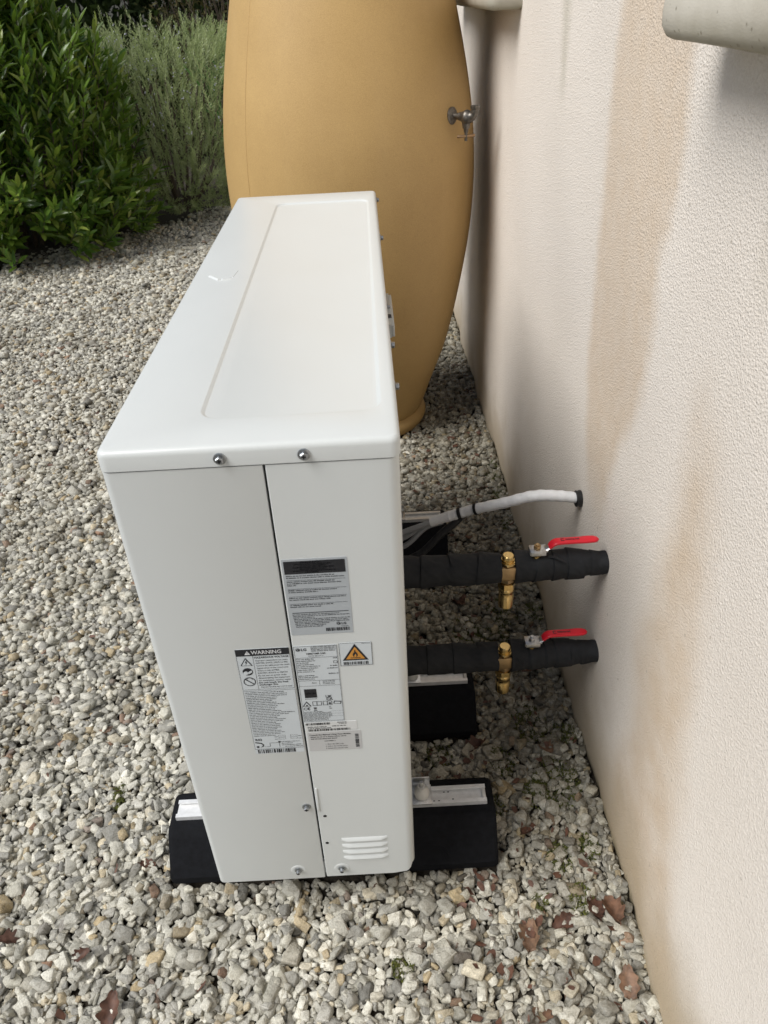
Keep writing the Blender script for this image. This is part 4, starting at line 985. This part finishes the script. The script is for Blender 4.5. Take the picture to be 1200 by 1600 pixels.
# ------------------------------------------------------------------ cable bundle in white tape
cb = empty('cable_bundle', (0.53, 0.55, 0.36), 'white taped cable bundle running from the wall to the unit', 'cable')
path = bez([(0.698, 0.523, 0.3905), (0.655, 0.524, 0.398), (0.605, 0.528, 0.3985), (0.550, 0.546, 0.374), (0.490, 0.568, 0.347), (0.462, 0.574, 0.334)], 9)
n = len(path); rad = [0.0114 + 0.0020*math.sin(min(1, i/(n*0.45))*math.pi*0.5)*(1-i/n) + 0.0006*math.sin(i*1.7) for i in range(n)]
MB().tube(path, rad, 20, flat=0.86).build('tape_sleeve', MAT['whitetape'], cb, smooth=50)
p2 = bez([(0.468, 0.573, 0.3365), (0.448, 0.577, 0.3285), (0.428, 0.580, 0.3205), (0.406, 0.583, 0.3115)], 7)
MB().tube(p2, [0.0136 if i in (1, 3, 4, 8) else 0.0126 if i < 12 else 0.0118 for i in range(len(p2))], 18, flat=0.82).build('tape_end', MAT['whitetape'], cb, smooth=30)
for k, (dy, dz, ex) in enumerate(((-0.006, 0.004, 0.282), (0.002, -0.003, 0.262), (-0.002, -0.008, 0.243))):
    MB().tube(bez([(0.430, 0.580+dy*.5, 0.321+dz), (0.395, 0.588+dy, 0.303+dz), (0.355, 0.597+dy, ex+0.004), (0.310, 0.604+dy, ex-0.020)], 7), 0.0056, 12).build('grey_cable', MAT['greycable'], cb)
MB().tube(bez([(0.468, 0.570, 0.331), (0.455, 0.569, 0.316), (0.425, 0.571, 0.286), (0.385, 0.575, 0.238), (0.345, 0.582, 0.214), (0.310, 0.590, 0.206)], 7), 0.0080, 12).build('black_cable', MAT['darkcable'], cb)
def tie(p, d, r, nm='cable_tie', w=0.0028):
    d = Vector(d).normalized(); up = Vector((0, 0, 1)); a = d.cross(up).normalized(); b = a.cross(d); loops = []
    for off_, rr_ in ((-w, r), (-w, r+0.0016), (w, r+0.0016), (w, r)):
        loops.append([tuple(Vector(p)+d*off_+a*rr_*math.cos(2*math.pi*k/20)+b*0.88*rr_*math.sin(2*math.pi*k/20)) for k in range(20)])
    mb = MB().loft(loops, False, False)
    if nm == 'cable_tie': 
        q = Vector(p)-a*(-r*0.55)+b*r*0.60
        q = Vector(p) + a*r*0.72 + b*r*0.55
        mb.rbox(q.x-0.003, q.x+0.003, q.y-0.004, q.y+0.003, q.z-0.003, q.z+0.004, 0.0008)
    return mb.build(nm, MAT['blackplastic'], cb)
tie((0.498, 0.565, 0.3515), (-0.06, 0.024, -0.027), 0.0133)
tie((0.466, 0.5735, 0.3355), (-0.02, 0.004, -0.008), 0.0136, w=0.0034)
MB().lathe([(0.686, 0.0150), (0.687, 0.0165), (0.690, 0.0158), (0.694, 0.0170), (0.6965, 0.0165), (0.704, 0.0160)], (0, 0.523, 0.3905), 'x', 24, cap0=True).build('wall_collar', MAT['blackplastic'], cb)

# ------------------------------------------------------------------ ochre water jar with tap
jar = empty('water_jar', (JX, JY, ZG), 'tall ochre plastic water jar standing against the wall', 'water jar')
TILT = 0.013
def jx(z): return JX + TILT*(z-ZG)
ctrl = [(-0.05, .225), (0.0, .243), (.05, .2592), (.2, .3122), (.4, .3560), (.6, .3855), (.8, .3905), (1.0, .368), (1.25, .312), (1.42, .262), (1.55, .222), (1.62, .205), (1.66, .205), (1.70, .222), (1.715, .232), (1.73, .232), (1.74, .225), (1.735, .205), (1.70, .195)]
zz = np.array([c_[0] for c_ in ctrl]); rr2 = np.array([c_[1] for c_ in ctrl])
pp = bez([(a, b, 0) for a, b in ctrl], 5); SEG = 128
loops = []
for q in [(-0.062, 0.216, 0)] + [tuple(p) for p in pp]:
    z, r = q[0], q[1]
    loops.append([(jx(z)+r*math.cos(2*math.pi*k/SEG), JY+r*math.sin(2*math.pi*k/SEG), z) for k in range(SEG)])
body = MB().loft(loops).build('jar_body', MAT['jar'], jar, smooth=60)
MB().lathe([(ZG-0.012, 0.228), (ZG+0.004, 0.236), (ZG+0.014, 0.2385), (ZG+0.026, 0.236), (ZG+0.036, 0.228), (ZG+0.043, 0.217), (ZG+0.050, 0.205)], (JX, JY, 0), 'z', 96).build('base_ring', MAT['jar'], jar, smooth=60)
def jr(z):
    zs_ = [p[0] for p in pp[:62]]; rs_ = [p[1] for p in pp[:62]]; return float(np.interp(z, zs_, rs_))
# mould seam: thin raised line up the body
SA = math.atan2(-0.66, -0.75)
sm = []
zsx = np.linspace(0.0, 1.35, 40)
for z in zsx:
    a = SA; r = jr(z) + 0.0003; da = 0.0030/r
    sm.append([((jx(z)+(r+h)*math.cos(a+k*da)), JY+(r+h)*math.sin(a+k*da), z) for k, h in ((-1, -0.0012), (-.5, 0.0011), (.5, 0.0011), (1, -0.0012))])
MB().loft(sm).build('mould_seam', MAT['jar'], jar, smooth=60)
def jar_hit(u, v):
    d = (CR*((u-600)/F_PX) - CU*((v-800)/F_PX) + CF).normalized(); t_ = 1.2
    for _ in range(6000):
        p = CAM_C + d*t_
        if (p.x-jx(p.z))**2 + (p.y-JY)**2 < jr(p.z)**2: return p
        t_ += 0.0006
    return None
tp = jar_hit(706, 181)
if tp is None: tp = Vector((jx(.85)+jr(.85)*0.75, JY-jr(.85)*0.66, .85))
na = math.atan2(tp.y-JY, tp.x-jx(tp.z)); nrm = Vector((math.cos(na), math.sin(na), 0.0))
tap = empty('tap', tp - wloc(jar)); tap.parent = jar; tap.empty_display_size = 0.03
X_ = nrm; Z_ = Vector((0, 0, 1)); Y_ = Z_.cross(X_)
K = 0.85
def TP(a, b, c): return tp + (X_*a + Y_*b + Z_*c)*K
def taplathe(prof, seg=20): 
    lp = []
    for a, r in prof: lp.append([tuple(TP(a, r*math.cos(2*math.pi*k/seg), r*math.sin(2*math.pi*k/seg))) for k in range(seg)])
    return MB().loft(lp)
taplathe([(-0.006, 0.027), (0.003, 0.027), (0.006, 0.024), (0.009, 0.015), (0.012, 0.0105), (0.030, 0.0100), (0.036, 0.0125)]).build('tap_flange', MAT['tap'], tap, smooth=40)
def TT(pts, rads, seg=16): return MB().tube([TP(*p) for p in pts], rads, seg)
TT(bez([(0.030, 0, 0), (0.046, 0, -0.001), (0.062, 0, -0.001), (0.078, 0, 0.003), (0.087, 0, 0.014), (0.089, 0, 0.028)], 5), [0.0105+0.0085*math.exp(-((i-9)/5.0)**2) if i < 18 else 0.0105 for i in range(26)]).build('tap_body', MAT['tap'], tap, smooth=60)
sp_ = MB(); c0 = TP(0.089, 0, 0.022); sp_.lathe([(0, 0.0108), (0.003, 0.0125), (0.010, 0.0125), (0.010, 0.0082), (0.002, 0.0080)], tuple(c0), 'z', 20, cap1=True); sp_.build('tap_spout', MAT['tap'], tap)
st_ = MB(); c1 = TP(0.056, 0, 0); st_.lathe([(-0.040, 0.0060), (-0.030, 0.0075), (-0.029, 0.0100), (-0.012, 0.0125), (0.0, 0.0150)], tuple(c1), 'z', 18); st_.lathe([(-0.062, 0.0042), (-0.040, 0.0046)], tuple(c1), 'z', 12); st_.build('tap_stem', MAT['tap'], tap)
hb_ = MB(); hv = (CR*0.95 + CF*0.3); hv.z = 0; hv.normalize(); c2 = TP(0.056, 0, -0.058); hb_.tube([c2-hv*0.026, c2-hv*0.024, c2+hv*0.024, c2+hv*0.026], [0.0030, 0.0042, 0.0042, 0.0030], 10); hb_.build('tap_handle', MAT['tapcopper'], tap)

# ------------------------------------------------------------------ plants
def leaf_mesh(name, L_, W_, mat, fold=0.25, bend=0.2, seg=5, tone=0.0, wavy=0.0):
    vs_, fs_ = [], []
    for i in range(seg+1):
        u = i/seg; w = W_*0.5*(math.sin(math.pi*min(1, u*0.97+0.03))**0.75)*(1-0.25*u) if 0 < i < seg else (0.0015 if i == 0 else 0.0005)
        x = L_*u; z = -bend*L_*u*u + wavy*math.sin(u*9)
        vs_ += [(x, -w, z+fold*w), (x, 0, z), (x, w, z+fold*w)]
    for i in range(seg):
        a = 3*i; fs_ += [(a, a+3, a+4, a+1), (a+1, a+4, a+5, a+2)]
    me = bpy.data.meshes.new(name); me.from_pydata(vs_, [], fs_); me.shade_smooth(); me.materials.append(mat)
    at = me.attributes.new('tone', 'FLOAT', 'POINT'); at.data.foreach_set('value', [tone]*len(vs_)); me.update()
    return me, np.array(vs_), np.array(fs_)
def basis(d, roll):
    d = Vector(d).normalized(); up = Vector((0, 0, 1))
    if abs(d.z) > 0.98: up = Vector((0, 1, 0))
    s_ = up.cross(d).normalized(); n_ = d.cross(s_)
    c, q = math.cos(roll), math.sin(roll)
    s2 = s_*c + n_*q; n2 = n_*c - s_*q
    return Matrix((d, s2, n2)).transposed()          # columns: along, side, normal
class Foliage:
    """leaves of one plant: the largest-showing become child objects, the others one 'stuff' part"""
    def __init__(s, protos): s.p = protos; s.items = []
    def add(s, pos, d, roll, scale, k=None): s.items.append((Vector(pos), basis(d, roll), scale, random.randrange(len(s.p)) if k is None else k))
    def emit(s, root, piece, stuffname, mat, limit=300, sep=True):
        sc = []
        for i, (p, b, q, k) in enumerate(s.items):
            pr = project(p); vis = pr is not None and -25 < pr[0] < 1225 and -25 < pr[1] < 1625
            sc.append(((0 if vis else 1000) + (pr[2] if pr else 99) - 0.25*q, i))
        sc.sort(); own = [i for _, i in sc[:limit]] if sep else []; rest = [i for _, i in sc[limit:]] if sep else [i for _, i in sc]
        rl = wloc(root)
        for i in own:
            p, b, q, k = s.items[i]; o = bpy.data.objects.new(piece, s.p[k][0]); COL.objects.link(o); o.parent = root
            o.matrix_local = Matrix.Translation(p-rl) @ b.to_4x4() @ Matrix.Scale(q, 4)
        if rest:
            VV_, FF_, TT_ = [], [], []; n_ = 0
            for i in rest:
                p, b, q, k = s.items[i]; V, Fc = s.p[k][1], s.p[k][2]
                VV_.append((V*q) @ np.array(b).T + np.array(p-rl)); FF_.append(Fc + n_); n_ += len(V); TT_.append(np.full(len(V), random.random()))
            o = big_mesh(stuffname, np.concatenate(VV_), np.concatenate(FF_), mat, ('tone', np.concatenate(TT_)), 'FLOAT')
            for pl in o.data.polygons: pl.use_smooth = True
            o.parent = root; o['kind'] = 'stuff'

# --- laurel: upright shoots of glossy leaves
LP = [leaf_mesh('leaf', 0.128, 0.041, MAT['laurel'], random.uniform(.2, .45), random.uniform(-.05, .25), 4, random.random()) for _ in range(8)]
lr = empty('laurel_bush', (-2.0, 4.75, ZG), 'dark glossy laurel bush at the left edge of the gravel', 'bush')
fol = Foliage(LP); stems = []
def inside_laurel():
    while True:
        a = random.uniform(0, 2*math.pi); z = random.uniform(-0.10, 1.32)
        h = (z-ZG)/1.50
        rmax = 0.62*(0.86+0.30*math.sin(math.pi*min(1, h*1.15)))*(1 if h < .62 else max(.2, 1-(h-.62)*1.3))
        if h < .34: rmax *= 1.0+0.30*(1-h/.34)
        r = rmax*math.sqrt(random.uniform(0.25, 1))
        return Vector((-2.00 + 1.08*r*math.cos(a), 4.72 + r*math.sin(a)*0.95, z)), a, r/rmax, h
for _ in range(1700):
    p, a, rel, h = inside_laurel()
    if rel < 0.55 and random.random() < 0.5: continue
    outd = Vector((math.cos(a), math.sin(a), 0)); d = (outd*random.uniform(.15, .55)*(1.5 if h < .3 else 1) + Vector((random.gauss(0, .14), random.gauss(0, .14), random.uniform(.7, 1.0)*(0.55 if h < .25 else 1)))).normalized()
    Ls = random.uniform(0.16, 0.28); nl = int(Ls/0.019)
    stems.append((p, p+d*Ls))
    for k in range(nl):
        u = k/nl; th = k*2.4 + random.uniform(-.4, .4); b = basis(d, th); side = b.col[1]
        op = 0.95*(1-u*0.62)
        ld = (d*(1.0-op*0.30) + side*op*0.95 + Vector((0, 0, -0.10*(1-u)))).normalized()
        rl_ = random.gauss(0, .35)
        q = p + d*Ls*u
        if q.z < ZG+0.03: q.z = ZG+0.03+random.uniform(0, .03)
        # blade normal should face the shoot tip
        fol.items.append((q, (lambda ld_: Matrix((ld_, (d.cross(ld_)).normalized(), ld_.cross((d.cross(ld_)).normalized()))).transposed())(ld), random.uniform(.65, 1.12)*(1-0.28*u), random.randrange(8)))
fol.emit(lr, 'leaf', 'foliage', MAT['laurel'], 300)
sm_ = MB()
for a, b in stems[::2]: sm_.tube([a, b], [0.0035, 0.0018], 4)
for k in range(14):
    a = random.uniform(0, 6.28); sm_.tube(bez([(-2.0+0.08*math.cos(a), 4.72+0.08*math.sin(a), ZG-0.03), (-2.0+0.25*math.cos(a), 4.72+0.25*math.sin(a), 0.3), (-2.0+0.42*math.cos(a+.2), 4.72+0.42*math.sin(a+.2), 0.9)], 4), 0.011, 6)
sm_.build('stems', MAT['bark'], lr)

# --- rosemary: upright needle sprigs
def sprig(name, Lh, seed, fl):
    r = random.Random(seed); vs_, fs_ = [], []
    n_ = int(Lh/0.0050)
    bx = r.uniform(-.06, .06); by = r.uniform(-.06, .06)
    def C(u): return Vector((Lh*u, bx*Lh*u*u*2, by*Lh*u*u*2))
    for k in range(n_):
        u = (k+0.5)/n_; c = C(u); th = k*2.4+r.uniform(-.5, .5); op = r.uniform(.6, 1.15)*(1-0.45*u); ln = 0.034*(1-0.55*u**3)*r.uniform(.75, 1.15)
        d = Vector((math.cos(op), math.sin(op)*math.cos(th), math.sin(op)*math.sin(th))); s_ = d.cross(Vector((1, 0, 0))).normalized()*0.0025
        m = c+d*ln*0.55; i = len(vs_); vs_ += [tuple(c), tuple(m+s_), tuple(c+d*ln), tuple(m-s_)]; fs_.append((i, i+1, i+2, i+3))
    for k in range(6):
        a, b = C(k/6), C((k+1)/6); i = len(vs_); w = 0.0016
        vs_ += [tuple(a+Vector((0, -w, 0))), tuple(a+Vector((0, w, 0))), tuple(b+Vector((0, w, 0))), tuple(b+Vector((0, -w, 0)))]; fs_.append((i, i+1, i+2, i+3))
    nl = len(fs_)
    if fl:
        for k in range(fl):
            u = r.uniform(.35, .92); c = C(u); th = r.uniform(0, 6.28); q = c+Vector((0, math.cos(th), math.sin(th)))*r.uniform(.008, .014)
            for e in range(3):
                dd = Vector((r.gauss(0, 1), r.gauss(0, 1), r.gauss(0, 1))).normalized()*0.0062; ee = dd.cross(Vector((r.gauss(0, 1), 1, .3))).normalized()*0.0048; i = len(vs_)
                vs_ += [tuple(q-dd*.3), tuple(q+dd*.5+ee), tuple(q+dd), tuple(q+dd*.5-ee)]; fs_.append((i, i+1, i+2, i+3))
    me = bpy.data.meshes.new(name); me.from_pydata(vs_, [], fs_); me.materials.append(MAT['rosemary']); me.materials.append(MAT['flower'])
    me.polygons.foreach_set('material_index', [0]*nl+[1]*(len(fs_)-nl))
    tn = [r.random()*0.25]*len(vs_); at = me.attributes.new('tone', 'FLOAT', 'POINT'); at.data.foreach_set('value', tn); me.update()
    return me, np.array(vs_), np.array(fs_)
SPR = [sprig('sprig', random.uniform(.11, .22), 50+i, (0, 0, 0, 3, 5, 0, 0, 0)[i]) for i in range(8)]
ro = empty('rosemary_bush', (-1.15, 5.6, ZG), 'grey-green rosemary bush with pale blue flowers left of the jar', 'bush')
fol = Foliage(SPR)
RC = Vector((-1.12, 5.62, ZG))
for _ in range(3000):
    a = random.uniform(0, 2*math.pi); h = random.random()**1.25; z = 1.12*h
    rmax = 0.66*(0.80+0.36*math.sin(math.pi*min(1, h*0.95+0.05)))*(1 if h < .75 else 1-(h-.75)*1.1)
    r = rmax*math.sqrt(random.uniform(.60, 1))
    p = RC + Vector((r*math.cos(a)*1.08, r*math.sin(a)*0.85, 0.05+z*0.93))
    outd = Vector((math.cos(a), math.sin(a), 0)); low = max(0, 1-h*2.6)
    d = (outd*random.uniform(.1, .85)*(1+1.2*low) + Vector((random.gauss(0, .32), random.gauss(0, .32), 1.0-0.7*low)))
    fol.add(p, d, random.uniform(0, 6.28), random.uniform(.75, 1.2))
fol.emit(ro, 'sprig', 'foliage', MAT['rosemary'], 300)
sm_ = MB()
for k in range(26):
    a = random.uniform(0, 6.28); rr_ = random.uniform(.2, .55)
    sm_.tube(bez([RC+Vector((0.06*math.cos(a), 0.06*math.sin(a), -.03)), RC+Vector((rr_*.6*math.cos(a), rr_*.6*math.sin(a), .3)), RC+Vector((rr_*math.cos(a), rr_*math.sin(a)*.85, .85))], 4), [0.010]*4+[0.006]*5, 5)
sm_.build('stems', MAT['bark'], ro)

# --- shrubs and hedge behind
def bush(name, c, rx, ry, h, n_, protos, mat, label, up=0.4, piece='leaf', twigs=30, limit=0):
    root = empty(name, c, label, 'hedge' if 'hedge' in name else 'bush'); f = Foliage(protos); tw = MB()
    for _ in range(n_):
        v_ = Vector((random.gauss(0, 1), random.gauss(0, 1), random.gauss(0, 1))).normalized()*random.uniform(.45, 1)**0.5
        p = Vector(c) + Vector((v_.x*rx, v_.y*ry, h*0.5*(1+v_.z)+0.03)); p += Vector((random.gauss(0, .03), random.gauss(0, .03), random.gauss(0, .03)))
        p.z = max(p.z, ZG+0.02)
        d = Vector((v_.x, v_.y, up+v_.z*.5)) + Vector((random.gauss(0, .5), random.gauss(0, .5), random.gauss(0, .4)))
        f.add(p, d, random.uniform(0, 6.28), random.uniform(.6, 1.25))
    f.emit(root, piece, 'foliage', mat, limit, limit > 0)
    for k in range(twigs):
        a = random.uniform(0, 6.28); u = random.uniform(.3, .95); e = Vector(c)+Vector((rx*u*math.cos(a), ry*u*math.sin(a), h*random.uniform(.45, .98)))
        b0 = Vector(c)+Vector((rx*.25*math.cos(a), ry*.25*math.sin(a), -.02)); tw.tube(bez([b0, (b0+e)/2+Vector((random.gauss(0, .06), random.gauss(0, .06), .08)), e], 4), [0.012, .011, .010, .009, .008, .006, .005, .004, .002], 5)
    tw.build('branches', MAT['bark'], root); return root
BP = [leaf_mesh('leaf', 0.045, 0.016, MAT['brownleaf'], .3, .2, 3, random.random()) for _ in range(4)]
HPm = [leaf_mesh('leaf', 0.12, 0.06, MAT['hedge'], .3, .2, 3, random.random()) for _ in range(4)]
GP = [leaf_mesh('blade', 0.34, 0.012, MAT['brightleaf'], .3, .35, 5, random.random()) for _ in range(3)]
bush('twiggy_shrub', (-0.72, 6.9, ZG), 0.75, 0.55, 1.75, 4200, BP, MAT['brownleaf'], 'twiggy brown-green shrub behind the rosemary, beside the jar', twigs=90)
gp = empty('grass_clump', (-0.73, 5.95, ZG), 'bright green leaf blades between the rosemary and the jar', 'plant'); f = Foliage(GP)
for _ in range(90): f.add((-0.73+random.gauss(0, .07), 5.95+random.gauss(0, .07), random.uniform(.2, .75)), (random.gauss(0, .3), random.gauss(0, .3), 1), random.uniform(0, 6.28), random.uniform(.6, 1.1))
f.emit(gp, 'blade', 'foliage', MAT['brightleaf'], 30)
st = MB()
for k in range(8): st.tube([(-0.73+random.gauss(0, .02), 5.95+random.gauss(0, .02), ZG-.02), (-0.73+random.gauss(0, .06), 5.95+random.gauss(0, .06), .7)], 0.005, 5)
st.build('stems', MAT['twig'], gp)
bush('hedge', (-2.2, 8.0, ZG), 3.6, 0.6, 2.1, 13000, HPm, MAT['hedge'], 'dark evergreen hedge far behind the bushes', twigs=60)

TP2 = [leaf_mesh('leaf', 0.20, 0.11, MAT['hedge'], .3, .2, 3, random.random()) for _ in range(4)]
bush('far_hedge', (-2.5, 10.2, ZG), 5.5, 0.9, 3.4, 11000, TP2, MAT['hedge'], 'taller dark hedge in the farthest background', twigs=40)

# ------------------------------------------------------------------ dead leaves, moss, litter
def dead_leaf(name, seed, Lx):
    r = random.Random(seed); seg = 18; vs_, fs_ = [], []; curl = r.uniform(.3, 1.3); bend = r.uniform(-.35, .5); tw = r.uniform(-.6, .6)
    for i in range(seg+1):
        u = i/seg; lobe = 0.62+0.38*abs(math.sin(u*math.pi*3.6+0.3)); w = Lx*0.30*math.sin(math.pi*(0.04+0.93*u))**0.8*lobe if u > 0.12 else Lx*0.012
        for j in range(5):
            s_ = (j-2)/2; y = s_*w; x = Lx*(u-.5) + abs(s_)*Lx*0.05
            z = curl*y*y/(Lx*0.30) + bend*Lx*(u-.5)**2 + 0.035*Lx*math.sin(u*21+s_*5) + 0.03*Lx*math.sin(u*11-s_*7+seed)
            a = tw*(u-.5); vs_.append((x, y*math.cos(a)-z*math.sin(a), y*math.sin(a)+z*math.cos(a)))
    for i in range(seg):
        for j in range(4): a = 5*i+j; fs_.append((a, a+5, a+6, a+1))
    me = bpy.data.meshes.new(name); me.from_pydata(vs_, [], fs_); me.shade_smooth(); me.materials.append(MAT['dead']); me.update(); return me
DL = [dead_leaf('dead_leaf', i, 0.060) for i in range(7)]
leaves = [
 (0.668, -0.034, 1.05, 'reddish dead leaf by the wall foot, right of the nearest foot'),
 (0.640, -0.020, .95, 'brown lobed dead leaf just left of another near the wall foot'),
 (0.517, -0.070, 1.05, 'long curled dead leaf on gravel in front of the nearest rubber foot'),
 (0.660, -0.150, .95, 'dark dead leaf against the wall foot in the lower right'),
 (0.515, -0.185, 1.0, 'upright brown dead leaf at the bottom edge of the picture'),
 (0.622, 0.315, .85, 'rust brown dead leaf by the wall beside the middle foot'),
 (0.549, 0.137, .75, 'small red dead leaf right of the nearest foot'),
 (0.490, 0.800, 1.1, 'pale pink-brown oak leaf between the two black pipes'),
 (0.462, 0.965, 1.0, 'ragged brown leaf in front of the farthest rubber foot'),
 (0.592, 0.600, 1.2, 'large dull brown leaf behind the lower red lever'),
 (0.640, 0.555, 1.0, 'brown leaf under the lower pipe close to the wall'),
 (0.430, 0.640, .95, 'brown leaf lying beside the unit behind the lower pipe'),
 (-0.169, -0.149, 1.0, 'dark red dead leaf among the gravel at the bottom left'),
 (-0.244, -0.055, .6, 'small brick red leaf scrap on the left gravel'),
 (-0.374, -0.023, .8, 'reddish brown leaf at the left edge of the gravel'),
 (-0.171, 0.110, .55, 'tiny tan leaf on gravel left of the nearest foot'),
 (0.478, 0.336, .95, 'purplish dead leaf at the front of the middle rubber foot'),
 (0.552, 1.085, .55, 'small orange leaf left of the cable bundle end'),
 (0.565, 1.690, .8, 'red leaf on gravel between the jar and the wall'),
 (0.584, -0.036, .85, 'narrow brown leaf pressed into gravel between foot and wall')]
for i, (x, y, s_, lab) in enumerate(leaves):
    o = bpy.data.objects.new('dead_leaf', DL[i % 7]); COL.objects.link(o)
    o.location = (x, y, surf(x, y)+0.0015); o.rotation_euler = (random.uniform(-.45, .45), random.uniform(-.45, .45), random.uniform(0, 6.28)); o.scale = (s_, s_, s_)
    tag(o, lab, 'leaf', 'dead leaves on the gravel')
# moss cushions and crumbs of leaf
spots = [(0.60,0.40,.03),(0.63,0.24,.035),(0.58,0.22,.02),(0.66,0.60,.03),(0.56,0.66,.04),(0.50,0.70,.03),(0.45,0.52,.02),(0.68,1.15,.02),(0.69,1.30,.03),(0.685,1.45,.03),(0.60,0.08,.018),(0.62,0.0,.018),(0.53,0.30,.02),(0.66,0.10,.015),(0.60,0.76,.03),(-0.27,0.28,.012),(-0.26,0.25,.008),(0.3,-0.10,.014),(0.55,0.0,.012),(0.67,0.36,.02),(0.68,0.75,.02),(0.40,0.33,.02),(0.52,0.90,.02),(0.50,0.19,.014)]
V_, F_, T_ = [], [], []; nn_ = 0
for x, y, r in spots:
    r *= 1.35
    for _ in range(int(330*(r/0.025)**1.3)):
        a = random.uniform(0, 6.28); q = r*math.sqrt(random.random()); cx, cy = x+q*math.cos(a), y+q*math.sin(a)*1.3
        if cx > WX-.002: continue
        z = surf(cx, cy)-0.003; h = random.uniform(.003, .007); w = random.uniform(.0012, .0026); b = random.uniform(0, 6.28); lx_, ly_ = random.gauss(0, .002), random.gauss(0, .002)
        V_.append(np.array([[cx+w*math.cos(b+k*2.094), cy+w*math.sin(b+k*2.094), z] for k in range(3)]+[[cx+lx_, cy+ly_, z+h]])); F_.append(np.array([[0,1,3],[1,2,3],[2,0,3]])+nn_); nn_ += 4; T_.append(np.full(4, random.random()))
mo = big_mesh('moss', np.concatenate(V_), np.concatenate(F_), MAT['moss'], ('tone', np.concatenate(T_)), 'FLOAT')
tag(mo, 'small cushions of yellow-green moss between the stones near the wall', 'moss', kind='stuff')
V_, F_ = [], []; nn_ = 0
dm = np.array([v.co[:] for v in DL[2].vertices]); 
for _ in range(360):
    if random.random() < .78: x, y = random.uniform(.38, .69), random.uniform(-.25, 2.4)
    else: x, y = random.uniform(-.9, .6), random.uniform(-.4, 2.6)
    if blocked(x, y): continue
    s_ = random.uniform(.008, .020); b = basis((random.gauss(0, 1), random.gauss(0, 1), random.gauss(0, .25)), random.gauss(0, .4)); z = surf(x, y)+0.003
    P = np.array([(-.6, -.3, 0), (-.2, -.45, .12), (.35, -.25, .05), (.6, .1, .2), (.1, .4, .0), (-.4, .3, .16)])*s_*np.array([1, random.uniform(.4, 1), 1])
    V_.append(P @ np.array(b).T + np.array([x, y, z])); F_.append(np.array([[0,1,2],[0,2,3],[0,3,4],[0,4,5]])+nn_); nn_ += 6
li = big_mesh('leaf_litter', np.concatenate(V_), np.concatenate(F_), MAT['dead'])
tag(li, 'crumbs of dead leaf scattered over the gravel', 'leaf litter', kind='stuff')
